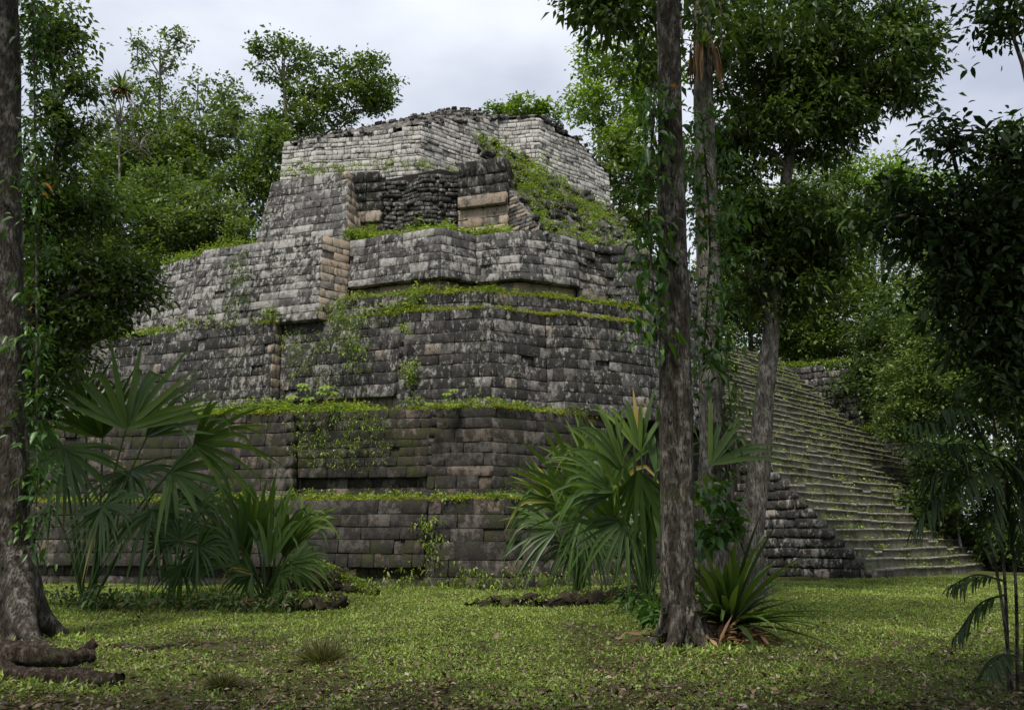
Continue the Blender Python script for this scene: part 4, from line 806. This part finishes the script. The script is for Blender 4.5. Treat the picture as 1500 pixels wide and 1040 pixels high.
hanging('weed specks over mossy second terrace panel', [(x, y) for x in range(435, 575, 14) for y in range(605, 685, 12)], 28.75, 210, L=.06, sp=.2, rc=.12)
hanging('weed patch on third terrace left panel', [(425, 500), (440, 520), (435, 545), (480, 560), (460, 500)], 30.8, 60, L=.07, sp=.25)
hanging('weeds on the left buttress face', [(350, 380), (348, 400), (345, 420), (350, 440), (335, 455)], 31.9, 70, L=.09, sp=.22, mat='leaf_olive')
hanging('weeds at the base of lowest terrace wall', [(x, 853) for x in range(480, 1000, 9)], 26.0, 210, L=.09, sp=.2, rc=.14)
# countable pale leaved plants on the second ledge
def lobed_plant(label, px, py, D, n, s):
    b = at_y(px, py, D); root = thing('lobed_leaf_plant', b, label, 'plant'); sb = MB(); 
    for i in range(n):
        a = rng.uniform(0, 6.283); e = b + np.array([math.cos(a) * s * .9, -abs(math.sin(a)) * s * .5 - .15, rng.uniform(.1, 1.0) * s]); tube(sb, spline([b, (b + e) / 2 + [0, 0, .12 * s], e], 6), .008, 5)
        mb = MB(); ang = np.linspace(-2.4, 2.4, 7); out = unit(np.array([math.cos(a), -.5, -.25])); nrm = unit(np.array([0, -.55, 1.0])); sd = unit(np.cross(out, nrm)); d = np.cos(ang)[:, None] * out + np.sin(ang)[:, None] * sd
        leaves(mb, np.tile(e, (7, 1)), d, np.tile(nrm, (7, 1)), .34 * s, .15 * s, .75 + .2 * rng.random(), detail=True, droop=.15); mb.build('leaf', M['leaf_bright'], root)
    sb.build('stem', M['weed'], root)
lobed_plant('pale lobed leaf plant on second ledge by the recessed panel', 458, 592, 29.2, 8, .8)
lobed_plant('small pale lobed leaf plant drooping at the second ledge edge', 643, 598, 28.2, 5, .6)

# ================================================================== things on the lawn
def log_obj(name, label, px_pts, radii, D=None, mat='log', lump=.15, cat='log', zoff=0.0, n=14):
    P = np.array([at_z(x, y, 0) for x, y in px_pts]); P[:, 2] = np.array(zoff) + np.asarray(radii) * .75; pts = spline(P, 48); rr = np.interp(np.linspace(0, 1, 48), np.linspace(0, 1, len(radii)), radii)
    mb = MB(); tube(mb, pts, rr, 22, lump=lump * 1.7, flute=.12, seed=px_pts[0][0]); V = mb.V[0]; V += (.03 * vnoise(V, 7, 2) + .018 * vnoise(V, 19, 5))[:, None] * np.array([.6, 1, 1]); o = mb.build(name, M[mat], None, True); return tag(o, label, cat)
log_obj('fallen_log', 'thick dark fallen log lying by the buttressed tree', [(-60, 1005), (30, 1010), (110, 1012), (168, 1015)], [.17, .16, .13, .11])
log_obj('fallen_log', 'upper fallen log with stub end resting along the thick log', [(-60, 985), (20, 992), (90, 990), (135, 985)], [.15, .15, .11, .07], zoff=.13)
bl = MB(); q0 = at_z(60, 985, 0); tube(bl, spline([q0 + [0, 0, .1], at_y(105, 965, q0[1] + .2), at_y(140, 940, q0[1] + .3)], 12), np.linspace(.10, .06, 12), 10, lump=.2); tag(bl.build('broken_branch', M['log'], None, True), 'broken branch sticking up from fallen logs', 'branch')
log_obj('exposed_root', 'knobbly root arching behind the fallen logs', [(30, 962), (60, 955), (90, 962)], [.05, .09, .05], cat='root')
log_obj('exposed_root', 'long thin root snaking over the lawn', [(160, 948), (210, 953), (265, 947), (320, 943)], [.03, .035, .025, .01], cat='root')
def mound(name, label, pts, radii, squash, mat='moss_soil', weedn=0):
    P = spline([at_z(x, y, 0) + [0, 0, z] for x, y, z in pts], 60); rr = np.interp(np.linspace(0, 1, 60), np.linspace(0, 1, len(radii)), radii); mb = MB(); tube(mb, P, rr, 34, lump=.3, seed=2)
    V = mb.V[0]; V += (0.16 * vnoise(V, 3.5, 3) + .10 * vnoise(V, 9, 1) + .05 * vnoise(V, 21, 6))[:, None] * [1, 1, squash]; root = thing(name, (P[0][0], P[0][1], 0), label, 'mound'); mb.build('earth', M[mat], root, True)
    if weedn:
        i = rng.integers(60, size=weedn); a = rng.uniform(0.1, 3.0, weedn); C = P[i] + np.stack([np.cos(a) * rr[i] * .3, -np.cos(a) * rr[i] * .8, np.abs(np.sin(a)) * rr[i] * 1.0], -1); wb = MB(); clump_leaves(wb, C, .12, 10, .07, .55); wb.build('moss_leaves', M['weed'], root)
mound('mossy_mound', 'mossy sloping mound of earth beside young palm clump', [(415, 876, .42), (460, 872, .42), (505, 870, .22), (545, 874, .0)], [.48, .46, .34, .12], 1, weedn=420)
mound('rotten_stump', 'dark rotten stump end at the foot of mossy mound', [(430, 892, .12), (470, 893, .12), (500, 890, .10)], [.20, .22, .14], 1, weedn=60)
mound('mossy_log', 'long low mossy log lying under the slim fan palm', [(682, 890, .02), (740, 891, .08), (820, 890, .08), (900, 888, .1), (960, 890, .1)], [.09, .2, .23, .28, .28], 1, weedn=60)
def litter_pile(label, px, py, n, sx, sy, L=.3):
    c = at_z(px, py, 0); mb = MB(); P = c + rng.normal(size=(n, 3)) * [sx, sy, 0] + [0, 0, .06]; P[:, 2] += rng.uniform(0, .14, n); D_ = rand_dirs(n, .25); leaves(mb, P, D_, np.tile([0, 0, 1.], (n, 1)) + rng.normal(size=(n, 3)) * .4, L * rng.uniform(.5, 1.3, n), .06, rng.random(n), detail=True); tag(mb.build('dead_leaf_litter', M['dry_leaf']), label, 'litter', kind='stuff')
litter_pile('dead palm leaves heaped under the drooping palm', 920, 885, 150, .7, .5, .45)
litter_pile('dry straps and leaves round the mottled trunk', 1040, 948, 130, .45, .28, .4)
litter_pile('dark dead leaves under the young palm', 360, 892, 120, .9, .4, .25)
M['tuft'] = leaf_mat('tuft', [(0.0, (0.03, 0.03, 0.014)), (0.5, (0.10, 0.11, 0.035)), (1.0, (0.20, 0.18, 0.08))], rough=.6)
def tuft(label, px, py, r):
    b = at_z(px, py, 0); n = 700; mb = MB(); a = rng.uniform(0, 6.283, n); el = rng.uniform(.15, 1.45, n); D_ = np.stack([np.cos(a) * np.cos(el), np.sin(a) * np.cos(el), np.sin(el)], -1); P = b + np.stack([np.cos(a), np.sin(a), 0 * a], -1) * (r * .45 * rng.random(n))[:, None]
    leaves(mb, P, D_, np.tile([0, 0, 1.], (n, 1)) + rng.normal(size=(n, 3)) * .3, r * rng.uniform(.5, 1.2, n), .010, rng.random(n) * .8, droop=.25, detail=True); tag(mb.build('grass_tuft', M['tuft']), label, 'grass tuft')
tuft('larger bushy grass tuft standing on the open lawn', 470, 970, .40); tuft('smaller dark grass tuft nearer the fallen logs', 326, 1008, .22)
def base_grass(label, pts, n, sx=.25):
    C = np.array([at_z(x, y, 0) for x, y in pts]); C = C[rng.integers(len(C), size=n)] + rng.normal(size=(n, 3)) * [sx, .12, 0]; C[:, 2] = ground_h(C[:, 0], C[:, 1]) + .04; mb = MB(); clump_leaves(mb, C, .06, 9, .045, .4, flat=.8, droop=-.2, upn=.6); tag(mb.build('base_grass', M['lawn']), label, 'grass', kind='stuff')
base_grass('grass growing against the fallen logs', [(0, 1022), (40, 1024), (80, 1024), (120, 1026), (165, 1022), (60, 970), (20, 972), (110, 975)], 150)
base_grass('grass growing round the flaring root', [(20, 955), (60, 958), (100, 940), (115, 935), (40, 960)], 110)
base_grass('grass growing round the mottled trunk', [(970, 952), (990, 958), (1020, 960), (1050, 962), (1090, 955)], 120)
base_grass('grass at the foot of mounds and low log', [(450, 898), (500, 896), (540, 880), (700, 896), (760, 897), (820, 897), (880, 896)], 190)
# undergrowth at palm feet
def under(label, pts, n, L=.14, mat='leaf_dark', rc=.22):
    C = np.array([at_z(x, y, 0) for x, y in pts]); C = C[rng.integers(len(C), size=n)] + rng.normal(size=(n, 3)) * [.3, .25, 0] + np.column_stack([np.zeros(n), np.zeros(n), rng.uniform(.03, .35, n)]); mb = MB(); clump_leaves(mb, C, rc, 9, L, .45, detail=True, droop=.3); tag(mb.build('undergrowth', M[mat]), label, 'undergrowth', kind='stuff')
under('dark leafy undergrowth at the feet of left palms', [(90, 885), (150, 890), (200, 893), (250, 893), (300, 893), (420, 893), (350, 895)], 150)
under('green undergrowth below the drooping palm', [(900, 885), (960, 895), (940, 900), (980, 905)], 60, mat='leaf_vine')
# ---------------------------------------------------------------- lawn: short leafy ground cover and leaf litter
def lawn():
    def field(n, d0, d1, e):
        D = d0 * (d1 / d0) ** (rng.random(n) ** e); X = rng.uniform(-1, 1, n) * (D * 0.66 + 0.5); P = np.column_stack([X, D, np.zeros(n)])
        inside = D > 27.0 + np.where(X < -.25, -(X + .25) * .17, (X + .25) * .40); return P[~inside]
    def patch(P): return vnoise(P, 0.5, 1) + 0.7 * vnoise(P, 1.7, 4) + 0.5 * vnoise(P, 5.0, 9) + np.clip((P[:, 1] - 12.0) * .13, -.75, .9)
    P = field(470000, 7.2, 37, .85); g = patch(P); keep = g + rng.normal(size=len(P)) * .4 > -0.05; P = P[keep]; g = g[keep]; n = len(P); D = P[:, 1]
    P[:, 2] = ground_h(P[:, 0], P[:, 1]) + rng.uniform(0, .025, n); a = rng.uniform(0, 6.283, n); el = rng.uniform(-.1, 1.2, n); D_ = np.stack([np.cos(a) * np.cos(el), np.sin(a) * np.cos(el), np.sin(el)], -1)
    N = np.array([0, 0, 1.]) + rng.normal(size=(n, 3)) * .45; blade = rng.random(n) < .45; Ls = rng.lognormal(-3.72, .38, n) * (0.72 + D / 28) * np.where(blade, 1.5, 1.0); mb = MB()
    leaves(mb, P, D_, N, Ls, Ls * np.where(blade, .16, .52), np.clip(.46 + .17 * g + rng.normal(size=n) * .2, 0, 1))
    tag(mb.build('grass', M['lawn']), 'short patchy green grass and weeds of the lawn', 'grass', kind='stuff')
    C = field(2600, 8, 27, .8); C = C[vnoise(C, .9, 6) + rng.normal(size=len(C)) * .3 > .1]; C[:, 2] = ground_h(C[:, 0], C[:, 1]) + .03; mb = MB(); clump_leaves(mb, C, .07, 12, .038, .5, flat=.4, droop=0); tag(mb.build('lawn_weeds', M['lawn']), 'low leafy weeds dotted over the lawn', 'weeds', kind='stuff')
    P = field(62000, 7.2, 32, 1.15); P = P[(vnoise(P, .8, 3) + .5 * vnoise(P, 2.6, 8) - .10 * (P[:, 1] - 11) + rng.normal(size=len(P)) * .5 > -.5)]; n = len(P)
    P[:, 2] = ground_h(P[:, 0], P[:, 1]) + rng.uniform(.01, .04, n); Ls = rng.lognormal(-3.1, .38, n); mb = MB(); leaves(mb, P, rand_dirs(n, .3), np.array([0, 0, 1.]) + rng.normal(size=(n, 3)) * .5, Ls, Ls * .5, rng.random(n) ** 1.2); tag(mb.build('leaf_litter', M['litter']), 'brown fallen leaves scattered on the lawn', 'litter', kind='stuff')
    tw = MB()
    for _ in range(170):
        q = field(1, 7.5, 22, 1.2)
        if len(q): q = q[0]; a = rng.uniform(0, 6.283); l = rng.uniform(.12, .5); e = q + [math.cos(a) * l, math.sin(a) * l, 0]; m = (q + e) / 2 + rng.normal(size=3) * .03; z = float(ground_h(q[0], q[1])) + .03; q[2] = e[2] = m[2] = z; tube(tw, spline([q, m, e], 5), .006, 4)
    tag(tw.build('fallen_twigs', M['log']), 'thin dark twigs fallen on the lawn', 'twigs', kind='stuff')
lawn()
